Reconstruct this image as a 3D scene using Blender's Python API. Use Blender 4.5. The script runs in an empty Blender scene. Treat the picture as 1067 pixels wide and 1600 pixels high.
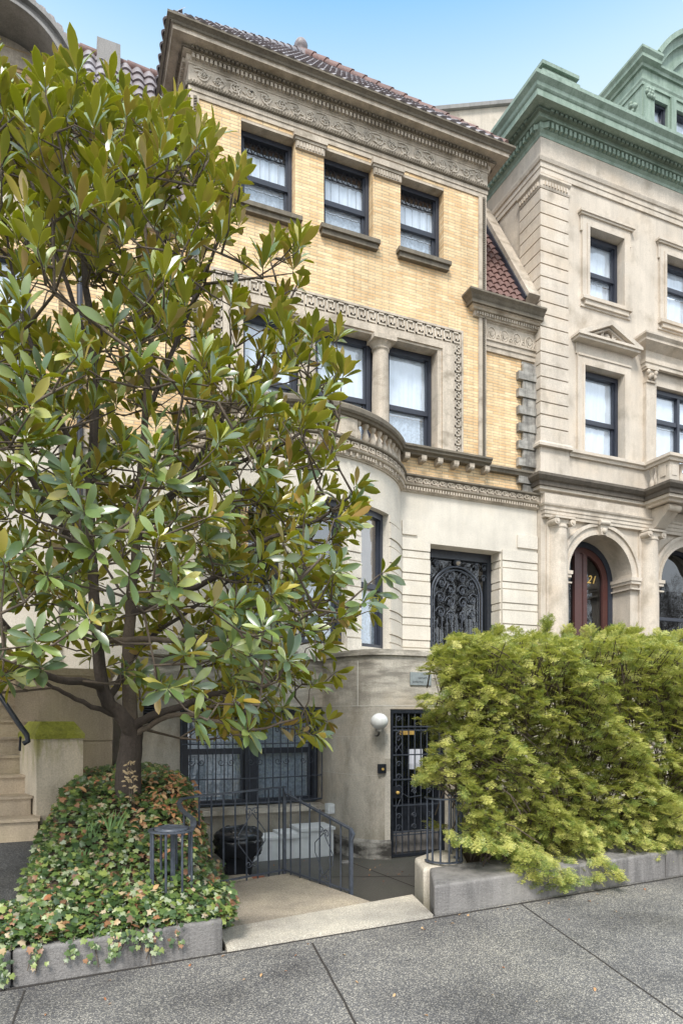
import bpy, math, random
import numpy as np
from math import sin, cos, pi, radians, atan, sqrt, degrees
from mathutils import Vector, Matrix
random.seed(7); RNG = np.random.default_rng(7)
SC = bpy.context.scene
COL = SC.collection

# ------------------------------------------------------------------ survey
# pixel -> point on a known plane, used to read real sizes off the photograph
F = 1032.0; YAW = atan(423 / F); S_, C_ = sin(YAW), cos(YAW); HOR = 1120.0; CZ = 1.75
def at(x, y, Y=None, X=None, Z=None):
    u = (x - 533) / F; v = (HOR - y) / F
    dx, dy = S_ + C_ * u, C_ - S_ * u
    t = Y / dy if Y is not None else (X / dx if X is not None else (Z - CZ) / v)
    return Vector((dx * t, dy * t, CZ + v * t))
def proj(X, Y, Z):
    fw = X * S_ + Y * C_; r = X * C_ - Y * S_
    return 533 + F * r / fw, HOR - F * (Z - CZ) / fw

# ------------------------------------------------------------------ materials
def newmat(name):
    m = bpy.data.materials.new(name); m.use_nodes = True
    nt = m.node_tree; b = nt.nodes['Principled BSDF']
    return m, nt, b
def N(nt, t, **k):
    n = nt.nodes.new(t)
    for a, v in k.items(): setattr(n, a, v)
    return n
def coords(nt, scale=(1, 1, 1), rot=(0, 0, 0)):
    tc = N(nt, 'ShaderNodeTexCoord'); mp = N(nt, 'ShaderNodeMapping')
    mp.inputs['Scale'].default_value = scale; mp.inputs['Rotation'].default_value = rot
    nt.links.new(tc.outputs['Object'], mp.inputs[0]); return mp.outputs[0]
def noise(nt, vec, sc, det=4, rough=.6):
    n = N(nt, 'ShaderNodeTexNoise'); n.inputs['Scale'].default_value = sc
    n.inputs['Detail'].default_value = det; n.inputs['Roughness'].default_value = rough
    nt.links.new(vec, n.inputs['Vector']); return n.outputs['Fac']
def ramp(nt, fac, stops):
    r = N(nt, 'ShaderNodeValToRGB'); el = r.color_ramp.elements
    while len(el) < len(stops): el.new(.5)
    for e, (p, c) in zip(el, stops):
        e.position = p; e.color = (*c, 1) if len(c) == 3 else c
    nt.links.new(fac, r.inputs[0]); return r.outputs[0]
def mixc(nt, fac, a, b, mode='MIX'):
    m = N(nt, 'ShaderNodeMix', data_type='RGBA', blend_type=mode)
    if isinstance(fac, (int, float)): m.inputs[0].default_value = fac
    else: nt.links.new(fac, m.inputs[0])
    for i, v in ((6, a), (7, b)):
        if isinstance(v, tuple): m.inputs[i].default_value = (*v, 1)
        else: nt.links.new(v, m.inputs[i])
    return m.outputs[2]
def bump(nt, b, h, st, dist=.02):
    bp = N(nt, 'ShaderNodeBump'); bp.inputs['Strength'].default_value = st; bp.inputs['Distance'].default_value = dist
    nt.links.new(h, bp.inputs['Height']); nt.links.new(bp.outputs[0], b.inputs['Normal'])
def sc3(c, k): return tuple(min(1, x * k) for x in c)

def stone(name, c, dark=.55, streak=.35, fine=60, rough=.85, tint=None, bst=.35, stain=None, ss=(4.5, 4.5, .45)):
    m, nt, b = newmat(name); v = coords(nt)
    big = ramp(nt, noise(nt, v, 1.3, 5), [(.3, sc3(c, .82)), (.7, sc3(c, 1.1))])
    fn = ramp(nt, noise(nt, v, fine, 3), [(.3, (.8, .8, .8)), (.7, (1.12, 1.12, 1.12))])
    col = mixc(nt, 1, big, fn, 'MULTIPLY')
    vs = coords(nt, ss)
    st = ramp(nt, noise(nt, vs, 1.6, 6, .7), [(.44, (0, 0, 0)), (.70, (1, 1, 1))])
    sx = N(nt, 'ShaderNodeMath', operation='MULTIPLY'); sx.inputs[1].default_value = streak
    nt.links.new(st, sx.inputs[0])
    col = mixc(nt, sx.outputs[0], col, stain or sc3(c, dark * .6))
    if tint:
        tn = ramp(nt, noise(nt, v, .9, 3), [(.5, (0, 0, 0)), (.75, (.6, .6, .6))])
        col = mixc(nt, tn, col, tint)
    nt.links.new(col, b.inputs['Base Color']); b.inputs['Roughness'].default_value = rough
    bump(nt, b, noise(nt, v, fine * .7, 6, .7), bst)
    return m
def plain(name, c, rough=.5, metal=0, var=.15, sc=20, bst=.1):
    m, nt, b = newmat(name); v = coords(nt)
    col = ramp(nt, noise(nt, v, sc, 4), [(.3, sc3(c, 1 - var)), (.7, sc3(c, 1 + var))])
    nt.links.new(col, b.inputs['Base Color']); b.inputs['Roughness'].default_value = rough
    b.inputs['Metallic'].default_value = metal
    bump(nt, b, noise(nt, v, sc * 3, 4), bst, .005)
    return m
def brick(name):
    m, nt, b = newmat(name)
    tc = N(nt, 'ShaderNodeTexCoord'); sp = N(nt, 'ShaderNodeSeparateXYZ'); cb = N(nt, 'ShaderNodeCombineXYZ')
    nt.links.new(tc.outputs['Object'], sp.inputs[0])
    ad = N(nt, 'ShaderNodeMath', operation='ADD'); nt.links.new(sp.outputs[0], ad.inputs[0]); nt.links.new(sp.outputs[1], ad.inputs[1])
    nt.links.new(ad.outputs[0], cb.inputs[0]); nt.links.new(sp.outputs[2], cb.inputs[1])
    br = N(nt, 'ShaderNodeTexBrick'); nt.links.new(cb.outputs[0], br.inputs['Vector'])
    br.inputs['Scale'].default_value = 1; br.inputs['Brick Width'].default_value = .27; br.inputs['Row Height'].default_value = .053
    br.inputs['Mortar Size'].default_value = .0065; br.inputs['Mortar Smooth'].default_value = .3; br.inputs['Bias'].default_value = .05
    br.inputs['Color1'].default_value = (.87, .675, .42, 1); br.inputs['Color2'].default_value = (.74, .50, .265, 1)
    br.inputs['Mortar'].default_value = (.50, .42, .31, 1)
    v = coords(nt)
    big = ramp(nt, noise(nt, v, .7, 5), [(.35, (.84, .83, .80)), (.65, (1.08, 1.06, 1.04))])
    col = mixc(nt, 1, br.outputs['Color'], big, 'MULTIPLY')
    fine = ramp(nt, noise(nt, coords(nt, (3.2, 3.2, 18.9)), 1.0, 2), [(.3, (.88, .86, .82)), (.65, (1.07, 1.07, 1.07))])
    col = mixc(nt, 1, col, fine, 'MULTIPLY')
    sk = ramp(nt, noise(nt, coords(nt, (2.6, 2.6, .25)), 1.7, 5, .7), [(.42, (.80, .77, .74)), (.56, (1, 1, 1))])
    col = mixc(nt, .7, col, sk, 'MULTIPLY')
    nt.links.new(col, b.inputs['Base Color']); b.inputs['Roughness'].default_value = .75
    inv = N(nt, 'ShaderNodeMath', operation='SUBTRACT'); inv.inputs[0].default_value = 1; nt.links.new(br.outputs['Fac'], inv.inputs[1])
    bump(nt, b, inv.outputs[0], .7, .012)
    return m
def leafmat(name, stops, rough=.35, transl=.25, tcol=(.25, .35, .03), sheen=0.5, tone=False):
    m, nt, b = newmat(name)
    g = N(nt, 'ShaderNodeNewGeometry')
    fac = g.outputs['Random Per Island']
    if tone:
        a_ = N(nt, 'ShaderNodeAttribute'); a_.attribute_name = 'tone'
        m1 = N(nt, 'ShaderNodeMath', operation='MULTIPLY_ADD'); nt.links.new(fac, m1.inputs[0]); m1.inputs[1].default_value = .38
        m2 = N(nt, 'ShaderNodeMath', operation='MULTIPLY'); nt.links.new(a_.outputs['Fac'], m2.inputs[0]); m2.inputs[1].default_value = .62
        nt.links.new(m2.outputs[0], m1.inputs[2]); fac = m1.outputs[0]
    col = ramp(nt, fac, stops)
    nt.links.new(col, b.inputs['Base Color']); b.inputs['Roughness'].default_value = rough
    b.inputs['Specular IOR Level'].default_value = sheen
    if sheen > .85: b.inputs['Coat Weight'].default_value = .6; b.inputs['Coat Roughness'].default_value = .38; b.inputs['Coat IOR'].default_value = 1.7
    if transl:
        tr = N(nt, 'ShaderNodeBsdfTranslucent'); tr.inputs[0].default_value = (*tcol, 1)
        mx = N(nt, 'ShaderNodeMixShader'); mx.inputs[0].default_value = transl
        out = nt.nodes['Material Output']
        nt.links.new(b.outputs[0], mx.inputs[1]); nt.links.new(tr.outputs[0], mx.inputs[2]); nt.links.new(mx.outputs[0], out.inputs[0])
    return m
def glass(name, tint=(.8, .85, .9), ior=1.9, rough=.03):
    m, nt, b = newmat(name)
    tr = N(nt, 'ShaderNodeBsdfTransparent'); tr.inputs[0].default_value = (*tint, 1)
    gl = N(nt, 'ShaderNodeBsdfGlossy'); gl.inputs['Roughness'].default_value = rough; gl.inputs[0].default_value = (.95, .97, 1, 1)
    lw = N(nt, 'ShaderNodeLayerWeight'); lw.inputs[0].default_value = .5
    pw = N(nt, 'ShaderNodeMath', operation='POWER'); nt.links.new(lw.outputs['Facing'], pw.inputs[0]); pw.inputs[1].default_value = 3.5
    fr = N(nt, 'ShaderNodeMath', operation='MULTIPLY_ADD'); nt.links.new(pw.outputs[0], fr.inputs[0]); fr.inputs[1].default_value = .75; fr.inputs[2].default_value = ior
    mx = N(nt, 'ShaderNodeMixShader'); nt.links.new(fr.outputs[0], mx.inputs[0])
    nt.links.new(tr.outputs[0], mx.inputs[1]); nt.links.new(gl.outputs[0], mx.inputs[2])
    bp = N(nt, 'ShaderNodeBump'); bp.inputs['Strength'].default_value = .22; bp.inputs['Distance'].default_value = .05
    nt.links.new(noise(nt, coords(nt), 2.2, 1), bp.inputs['Height'])
    nt.links.new(bp.outputs[0], gl.inputs['Normal'])
    nt.links.new(mx.outputs[0], nt.nodes['Material Output'].inputs[0]); nt.nodes.remove(b)
    return m
def ground_aggregate(name, base, spk, amount=.5, sc=95, wet=.55):
    m, nt, b = newmat(name); v = coords(nt)
    vo = N(nt, 'ShaderNodeTexVoronoi'); vo.inputs['Scale'].default_value = sc; nt.links.new(v, vo.inputs['Vector'])
    sp = N(nt, 'ShaderNodeSeparateColor'); nt.links.new(vo.outputs['Color'], sp.inputs[0])
    stones = ramp(nt, sp.outputs[0], [(0, base), (1 - amount, sc3(base, 1.6)), (.82, spk), (1, sc3(spk, 1.6))])
    edge = ramp(nt, vo.outputs['Distance'], [(.3, (1, 1, 1)), (.62, (.68, .68, .68))])
    col = mixc(nt, 1, stones, edge, 'MULTIPLY')
    big = ramp(nt, noise(nt, v, 1.1, 5), [(.33, (.58, .58, .60)), (.5, (.95, .95, .95)), (.66, (1.25, 1.24, 1.2))])
    col = mixc(nt, 1, col, big, 'MULTIPLY')
    gv = N(nt, 'ShaderNodeTexVoronoi'); gv.inputs['Scale'].default_value = 2.2; nt.links.new(v, gv.inputs['Vector'])
    col = mixc(nt, 1, col, ramp(nt, gv.outputs['Distance'], [(.035, (.55, .55, .57)), (.06, (1, 1, 1))]), 'MULTIPLY')
    nt.links.new(col, b.inputs['Base Color'])
    rr = ramp(nt, noise(nt, v, .9, 4), [(.35, (wet * .6,) * 3), (.65, (wet * 1.3,) * 3)])
    nt.links.new(rr, b.inputs['Roughness'])
    bump(nt, b, vo.outputs['Distance'], -.5 if False else .45, .006)
    return m

M = {}
M['brick'] = brick('brick')
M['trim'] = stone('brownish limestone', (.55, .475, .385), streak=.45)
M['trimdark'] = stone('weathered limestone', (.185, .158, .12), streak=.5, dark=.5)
M['frieze'] = stone('carved limestone', (.60, .53, .44), streak=.5)
M['base'] = stone('pale limestone', (.66, .61, .53), streak=.14, tint=(.60, .53, .42))
M['pier'] = stone('stained limestone', (.62, .565, .48), streak=.75, dark=.55, tint=(.44, .33, .20), stain=(.20, .175, .14), ss=(1.6, 1.6, .7))
M['quoin'] = stone('sooty limestone', (.42, .40, .36), streak=.9, dark=.3, stain=(.07, .065, .06))
M['rstone'] = stone('buff limestone', (.60, .53, .445), streak=.22, tint=(.56, .45, .33))
M['rdark'] = stone('blackened limestone ledge', (.13, .11, .088), streak=.5)
M['lstone'] = stone('tan sandstone', (.48, .385, .28), streak=.3, tint=(.42, .36, .2))
M['copper'] = stone('green copper', (.27, .35, .285), streak=.65, dark=.5, rough=.55, stain=(.11, .17, .12))
M['copperdark'] = stone('dark green copper', (.15, .20, .155), streak=.5, rough=.6)
M['iron'] = plain('black iron', (.022, .026, .035), .38, .1, .3)
M['irong'] = plain('worn grey iron', (.06, .07, .09), .42, .1, .35)
M['frame'] = plain('dark blue grey window paint', (.028, .033, .048), .4)
M['glass'] = glass('window glass', (.97, .98, 1), .19)
M['gdark'] = glass('dark reflecting glass', (.5, .52, .55), .10, .02)
M['curtain'] = plain('white curtain', (.62, .69, .76), .9, 0, .06, 6)
M['curtaing'] = plain('grey lace', (.36, .43, .50), .9, 0, .35, 25)
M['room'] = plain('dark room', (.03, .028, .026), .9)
M['lead'] = plain('lead came', (.25, .28, .32), .5)
M['tile'] = stone('grey purple clay tile', (.235, .20, .205), streak=.5, rough=.38, dark=.6, tint=(.46,.46,.50))
M['tiler'] = stone('red clay tile', (.18, .095, .08), streak=.6, rough=.6, tint=(.12,.08,.075))
M['white'] = plain('white paint', (.75, .77, .78), .5, 0, .1, 5)
M['globe'] = plain('opal glass', (.85, .85, .83), .15, 0, .02)
M['maroon'] = plain('maroon painted wood', (.075, .028, .024), .35)
M['gold'] = plain('gold leaf', (.75, .50, .15), .4, .3)
M['wood'] = plain('orange wood', (.36, .15, .05), .5)
M['walk'] = ground_aggregate('exposed aggregate paving', (.10, .097, .097), (.30, .28, .245), .45, 135)
M['asph'] = ground_aggregate('dark path paving', (.035, .036, .038), (.10, .10, .10), .5, 130)
M['area'] = stone('wet dark concrete', (.095, .09, .08), streak=.1, rough=.45, tint=(.07, .08, .06))
M['tan'] = ground_aggregate('tan concrete', (.30, .255, .195), (.44, .38, .30), .5, 160, .8)
M['thresh'] = ground_aggregate('pale granite step', (.40, .36, .30), (.58, .54, .46), .5, 170, .8)
M['curb'] = stone('grey granite curb', (.25, .235, .225), streak=.85, dark=.5, fine=70, stain=(.075, .072, .07), tint=(.36,.34,.31), bst=.7)
M['soil'] = plain('brown soil', (.06, .04, .025), .95, 0, .4, 30, .5)
M['pedestal'] = stone('cream sandstone', (.62, .53, .41), streak=.35, tint=(.5,.42,.28))
def moss_drip(m, z0, z1, c=(.22, .21, .03), sc=(7, 7, 1.5), lo=.4, hi=.55):
    nt = m.node_tree; b = nt.nodes['Principled BSDF']; src = b.inputs['Base Color'].links[0].from_socket
    v = coords(nt); sp = N(nt, 'ShaderNodeSeparateXYZ'); nt.links.new(v, sp.inputs[0])
    mr = N(nt, 'ShaderNodeMapRange'); nt.links.new(sp.outputs[2], mr.inputs[0]); mr.inputs[1].default_value = z0; mr.inputs[2].default_value = z1
    nz = ramp(nt, noise(nt, coords(nt, sc), 1.5, 5), [(lo, (0, 0, 0)), (hi, (1, 1, 1))])
    mu = N(nt, 'ShaderNodeMath', operation='MULTIPLY'); nt.links.new(mr.outputs[0], mu.inputs[0]); nt.links.new(nz, mu.inputs[1])
    nt.links.new(mixc(nt, mu.outputs[0], src, c), b.inputs['Base Color'])
moss_drip(M['pedestal'], .70, 1.2, sc=(4, 4, 1.2), lo=.46, hi=.6)
moss_drip(M['pier'], 1.5, 2.5, (.20, .18, .15), (1.6, 1.6, 7), .40, .62)
moss_drip(M['pier'], .25, -.35, (.13, .13, .08), (2, 2, 1), .35, .5)
moss_drip(M['quoin'], 12, 3, (.06, .055, .05), (2, 2, 5), .42, .6)
moss_drip(M['trim'], 3, 3.1, (.24, .20, .15), (1.8, 1.8, 3), .5, .72)
moss_drip(M['rstone'], 3, 3.1, (.33, .28, .22), (1.5, 1.5, 1.2), .53, .75)
M['moss'] = stone('mossy stone', (.36, .37, .05), streak=.6, dark=.35, tint=(.50, .42, .22), bst=1.5, fine=45, ss=(6, 6, 3))
M['bark'] = stone('grey brown bark', (.085, .065, .052), streak=.6, fine=40, bst=1)
M['barkt'] = stone('young bark', (.15, .115, .085), streak=.4, fine=50, bst=.8)
M['joint'] = plain('joint filler', (.035, .03, .026), .9)
M['mortar'] = plain('lime mortar', (.55, .52, .46), .9)
M['plastic'] = plain('black plastic bag', (.018, .02, .024), .22)
M['terra'] = plain('terracotta', (.30, .10, .05), .7)
M['paper'] = plain('paper', (.70, .72, .80), .8, 0, .03)
M['plaque'] = plain('slate blue plaque', (.26, .29, .295), .5)
M['roofgrey'] = stone('grey slate flashing', (.27, .26, .25), streak=.4)

# ------------------------------------------------------------------ mesh builder
class Path:
    def __init__(s, pts):
        s.p = [Vector((a[0], a[1])) for a in pts]
        s.d = [(s.p[i + 1] - s.p[i]).normalized() for i in range(len(s.p) - 1)]
        s.L = [0]
        for i in range(len(s.p) - 1): s.L.append(s.L[-1] + (s.p[i + 1] - s.p[i]).length)
    def seg(s, l):
        for i in range(len(s.d)):
            if l <= s.L[i + 1] + 1e-9: return i
        return len(s.d) - 1
    def __call__(s, l, o, z):
        i = s.seg(l); d = s.d[i]; n = Vector((d.y, -d.x)); q = s.p[i] + d * (l - s.L[i]) + n * o
        return Vector((q.x, q.y, z))
    @property
    def length(s): return s.L[-1]
def arc(cx, cy, R, a0, a1, n=24):   # angle measured from -Y towards +X
    return [(cx + R * sin(radians(a0 + (a1 - a0) * i / n)), cy - R * cos(radians(a0 + (a1 - a0) * i / n))) for i in range(n + 1)]

class MB:
    def __init__(s): s.v = []; s.f = []; s.sm = []
    def add(s, vs, fs, smooth=False):
        k = len(s.v); s.v += [tuple(a) for a in vs]; s.f += [tuple(i + k for i in f) for f in fs]; s.sm += [smooth] * len(fs); return s
    def box(s, x0, x1, y0, y1, z0, z1):
        vs = [(x, y, z) for z in (z0, z1) for y in (y0, y1) for x in (x0, x1)]
        return s.add(vs, [(0, 2, 3, 1), (4, 5, 7, 6), (0, 1, 5, 4), (1, 3, 7, 5), (3, 2, 6, 7), (2, 0, 4, 6)])
    def pbox(s, P, s0, s1, o0, o1, z0, z1, n=1):   # box in path space
        for k in range(n):
            a = s0 + (s1 - s0) * k / n; b = s0 + (s1 - s0) * (k + 1) / n
            vs = [P(x, o, z) for z in (z0, z1) for o in (o1, o0) for x in (a, b)]
            s.add(vs, [(0, 2, 3, 1), (4, 5, 7, 6), (0, 1, 5, 4), (1, 3, 7, 5), (3, 2, 6, 7), (2, 0, 4, 6)])
        return s
    def obox(s, c, ax, ay, az):   # centre and half axis vectors
        c = Vector(c); ax = Vector(ax); ay = Vector(ay); az = Vector(az)
        vs = [c + ax * i + ay * j + az * k for k in (-1, 1) for j in (-1, 1) for i in (-1, 1)]
        return s.add(vs, [(0, 2, 3, 1), (4, 5, 7, 6), (0, 1, 5, 4), (1, 3, 7, 5), (3, 2, 6, 7), (2, 0, 4, 6)])
    def quad(s, *p): return s.add(p, [tuple(range(len(p)))])
    def tube(s, pts, r, n=6, cap=True, smooth=True):
        pts = [Vector(p) for p in pts]; rs = r if isinstance(r, (list, tuple)) else [r] * len(pts)
        vs = []; prev = None
        for i, p in enumerate(pts):
            d = (pts[min(i + 1, len(pts) - 1)] - pts[max(i - 1, 0)])
            if d.length < 1e-9: d = Vector((0, 0, 1))
            d.normalize()
            if prev is None:
                a = d.cross(Vector((0, 0, 1)));
                if a.length < .05: a = d.cross(Vector((0, 1, 0)))
            else: a = prev - d * prev.dot(d)
            if a.length < 1e-6: a = d.orthogonal()
            a.normalize(); prev = a; b = d.cross(a)
            vs += [p + (a * cos(2 * pi * k / n) + b * sin(2 * pi * k / n)) * rs[i] for k in range(n)]
        fs = [(i * n + k, i * n + (k + 1) % n, (i + 1) * n + (k + 1) % n, (i + 1) * n + k) for i in range(len(pts) - 1) for k in range(n)]
        s.add(vs, fs, smooth)
        if cap: s.add([vs[k] for k in range(n)][::-1], [tuple(range(n))]); s.add(vs[-n:], [tuple(range(n))])
        return s
    def lathe(s, c, prof, n=16, smooth=True):
        c = Vector(c); vs = [c + Vector((r * cos(2 * pi * k / n), r * sin(2 * pi * k / n), z)) for r, z in prof for k in range(n)]
        fs = [(i * n + k, i * n + (k + 1) % n, (i + 1) * n + (k + 1) % n, (i + 1) * n + k) for i in range(len(prof) - 1) for k in range(n)]
        s.add(vs, fs, smooth)
        s.add(vs[:n][::-1], [tuple(range(n))]); s.add(vs[-n:], [tuple(range(n))]); return s
    def sweep(s, pts, prof, closed=True, caps=True):
        P = [Vector((a[0], a[1])) for a in pts]; n = len(P); m = len(prof); vs = []
        for i in range(n):
            d0 = (P[i] - P[i - 1]).normalized() if i > 0 else (P[1] - P[0]).normalized()
            d1 = (P[i + 1] - P[i]).normalized() if i < n - 1 else d0
            n0 = Vector((d0.y, -d0.x)); n1 = Vector((d1.y, -d1.x)); mm = (n0 + n1).normalized()
            k = 1 / max(.3, mm.dot(n0))
            vs += [(P[i].x + mm.x * o * k, P[i].y + mm.y * o * k, z) for o, z in prof]
        fs = []
        for i in range(n - 1):
            for j in range(m if closed else m - 1):
                a = i * m + j; b = i * m + (j + 1) % m
                fs.append((a, b, b + m, a + m))
        s.add(vs, fs)
        if caps and closed: s.add(vs[:m], [tuple(range(m))[::-1]]); s.add(vs[-m:], [tuple(range(m))])
        return s
    def poly(s, pts, y0, y1):    # polygon in XZ extruded in Y
        m = len(pts); vs = [(x, y0, z) for x, z in pts] + [(x, y1, z) for x, z in pts]
        fs = [tuple(range(m)), tuple(range(m, 2 * m))[::-1]] + [((i + 1) % m, i, i + m, (i + 1) % m + m) for i in range(m)]
        return s.add(vs, fs)
    def polyz(s, pts, z0, z1):
        m = len(pts); vs = [(x, y, z0) for x, y in pts] + [(x, y, z1) for x, y in pts]
        fs = [tuple(range(m))[::-1], tuple(range(m, 2 * m))] + [(i, (i + 1) % m, (i + 1) % m + m, i + m) for i in range(m)]
        return s.add(vs, fs)
    def wall(s, P, s0, s1, z0, z1, holes, depth, o=0, xs_extra=()):   # front sheet with rectangular holes and reveals, path space
        xs = sorted(set([s0, s1] + [h[0] for h in holes] + [h[1] for h in holes] + list(xs_extra)))
        zs = sorted(set([z0, z1] + [h[2] for h in holes] + [h[3] for h in holes]))
        for i in range(len(xs) - 1):
            for j in range(len(zs) - 1):
                cx, cz = (xs[i] + xs[i + 1]) / 2, (zs[j] + zs[j + 1]) / 2
                if any(h[0] < cx < h[1] and h[2] < cz < h[3] for h in holes): continue
                s.quad(P(xs[i], o, zs[j]), P(xs[i + 1], o, zs[j]), P(xs[i + 1], o, zs[j + 1]), P(xs[i], o, zs[j + 1]))
        for a, b, c, d in holes:
            k = -depth
            s.quad(P(a, o, c), P(a, o, d), P(a, k, d), P(a, k, c)); s.quad(P(b, o, d), P(b, o, c), P(b, k, c), P(b, k, d))
            nn = [x for x in xs if a <= x <= b]
            for x, y in zip(nn[:-1], nn[1:]):
                s.quad(P(x, o, d), P(y, o, d), P(y, k, d), P(x, k, d)); s.quad(P(y, o, c), P(x, o, c), P(x, k, c), P(y, k, c))
        return s
    def build(s, name, mat, parent=None, smooth=None, label=None):
        org = Vector(parent['_o']) if parent is not None else Vector((0, 0, 0))
        me = bpy.data.meshes.new(name)
        me.from_pydata([(a[0] - org.x, a[1] - org.y, a[2] - org.z) for a in s.v], [], s.f)
        if any(s.sm) or smooth:
            me.polygons.foreach_set('use_smooth', [True] * len(s.f) if smooth else s.sm)
        me.materials.append(mat); me.update()
        o = bpy.data.objects.new(name, me); COL.objects.link(o)
        if parent is not None: o.parent = parent; o['_o'] = tuple(org)
        else: o['_o'] = (0, 0, 0)
        if label: o['label'] = label
        return o
def tag(o, label=None, cat=None, group=None, kind=None):
    if label: o['label'] = label
    if cat: o['category'] = cat
    if group: o['group'] = group
    if kind: o['kind'] = kind
    return o
def thing(name, label, cat, loc, group=None):
    o = bpy.data.objects.new(name, None); COL.objects.link(o); o.location = loc; o.empty_display_size = .2
    o['_o'] = tuple(loc); return tag(o, label, cat, group)
def instmesh(name, tv, tf, mats4, mat, parent=None, tmi=None, mats=None, smooth=True, tone=False):
    tv = np.asarray(tv, float); A = np.asarray(mats4, float)
    n = len(A); k = len(tv)
    V = np.einsum('nij,kj->nki', A[:, :3, :3], tv) + A[:, None, :3, 3]
    V = V.reshape(-1, 3)
    org = np.array(parent['_o']) if parent is not None else np.zeros(3)
    V = V - org
    fl = len(tf[0]); tfa = np.asarray(tf); nf = len(tfa)
    Fa = (tfa[None] + (np.arange(n) * k)[:, None, None]).reshape(-1)
    me = bpy.data.meshes.new(name); me.vertices.add(len(V)); me.vertices.foreach_set('co', V.reshape(-1))
    me.loops.add(len(Fa)); me.loops.foreach_set('vertex_index', Fa.astype(np.int32))
    me.polygons.add(n * nf); me.polygons.foreach_set('loop_start', (np.arange(n * nf) * fl).astype(np.int32))
    for mm in (mats or [mat]): me.materials.append(mm)
    if tmi is not None: me.polygons.foreach_set('material_index', np.tile(np.asarray(tmi, np.int32), n))
    if smooth: me.polygons.foreach_set('use_smooth', np.ones(n * nf, bool))
    if tone:
        at_ = me.attributes.new('tone', 'FLOAT', 'FACE'); tn = RNG.random(n); at_.data.foreach_set('value', np.repeat(tn, nf).astype(np.float32))
    me.update(calc_edges=True)
    o = bpy.data.objects.new(name, me); COL.objects.link(o)
    if parent is not None: o.parent = parent; o['_o'] = tuple(org)
    return o

def scroll(P, s, z, r, o, turns=1.25, hand=1, up=1, n=14):   # flat spiral in path space
    pts = []
    for i in range(n + 1):
        t = i / n; a = t * turns * 2 * pi; q = r * (1 - .8 * t)
        pts.append(P(s + hand * q * cos(a), o, z + up * q * sin(a)))
    return pts

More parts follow.
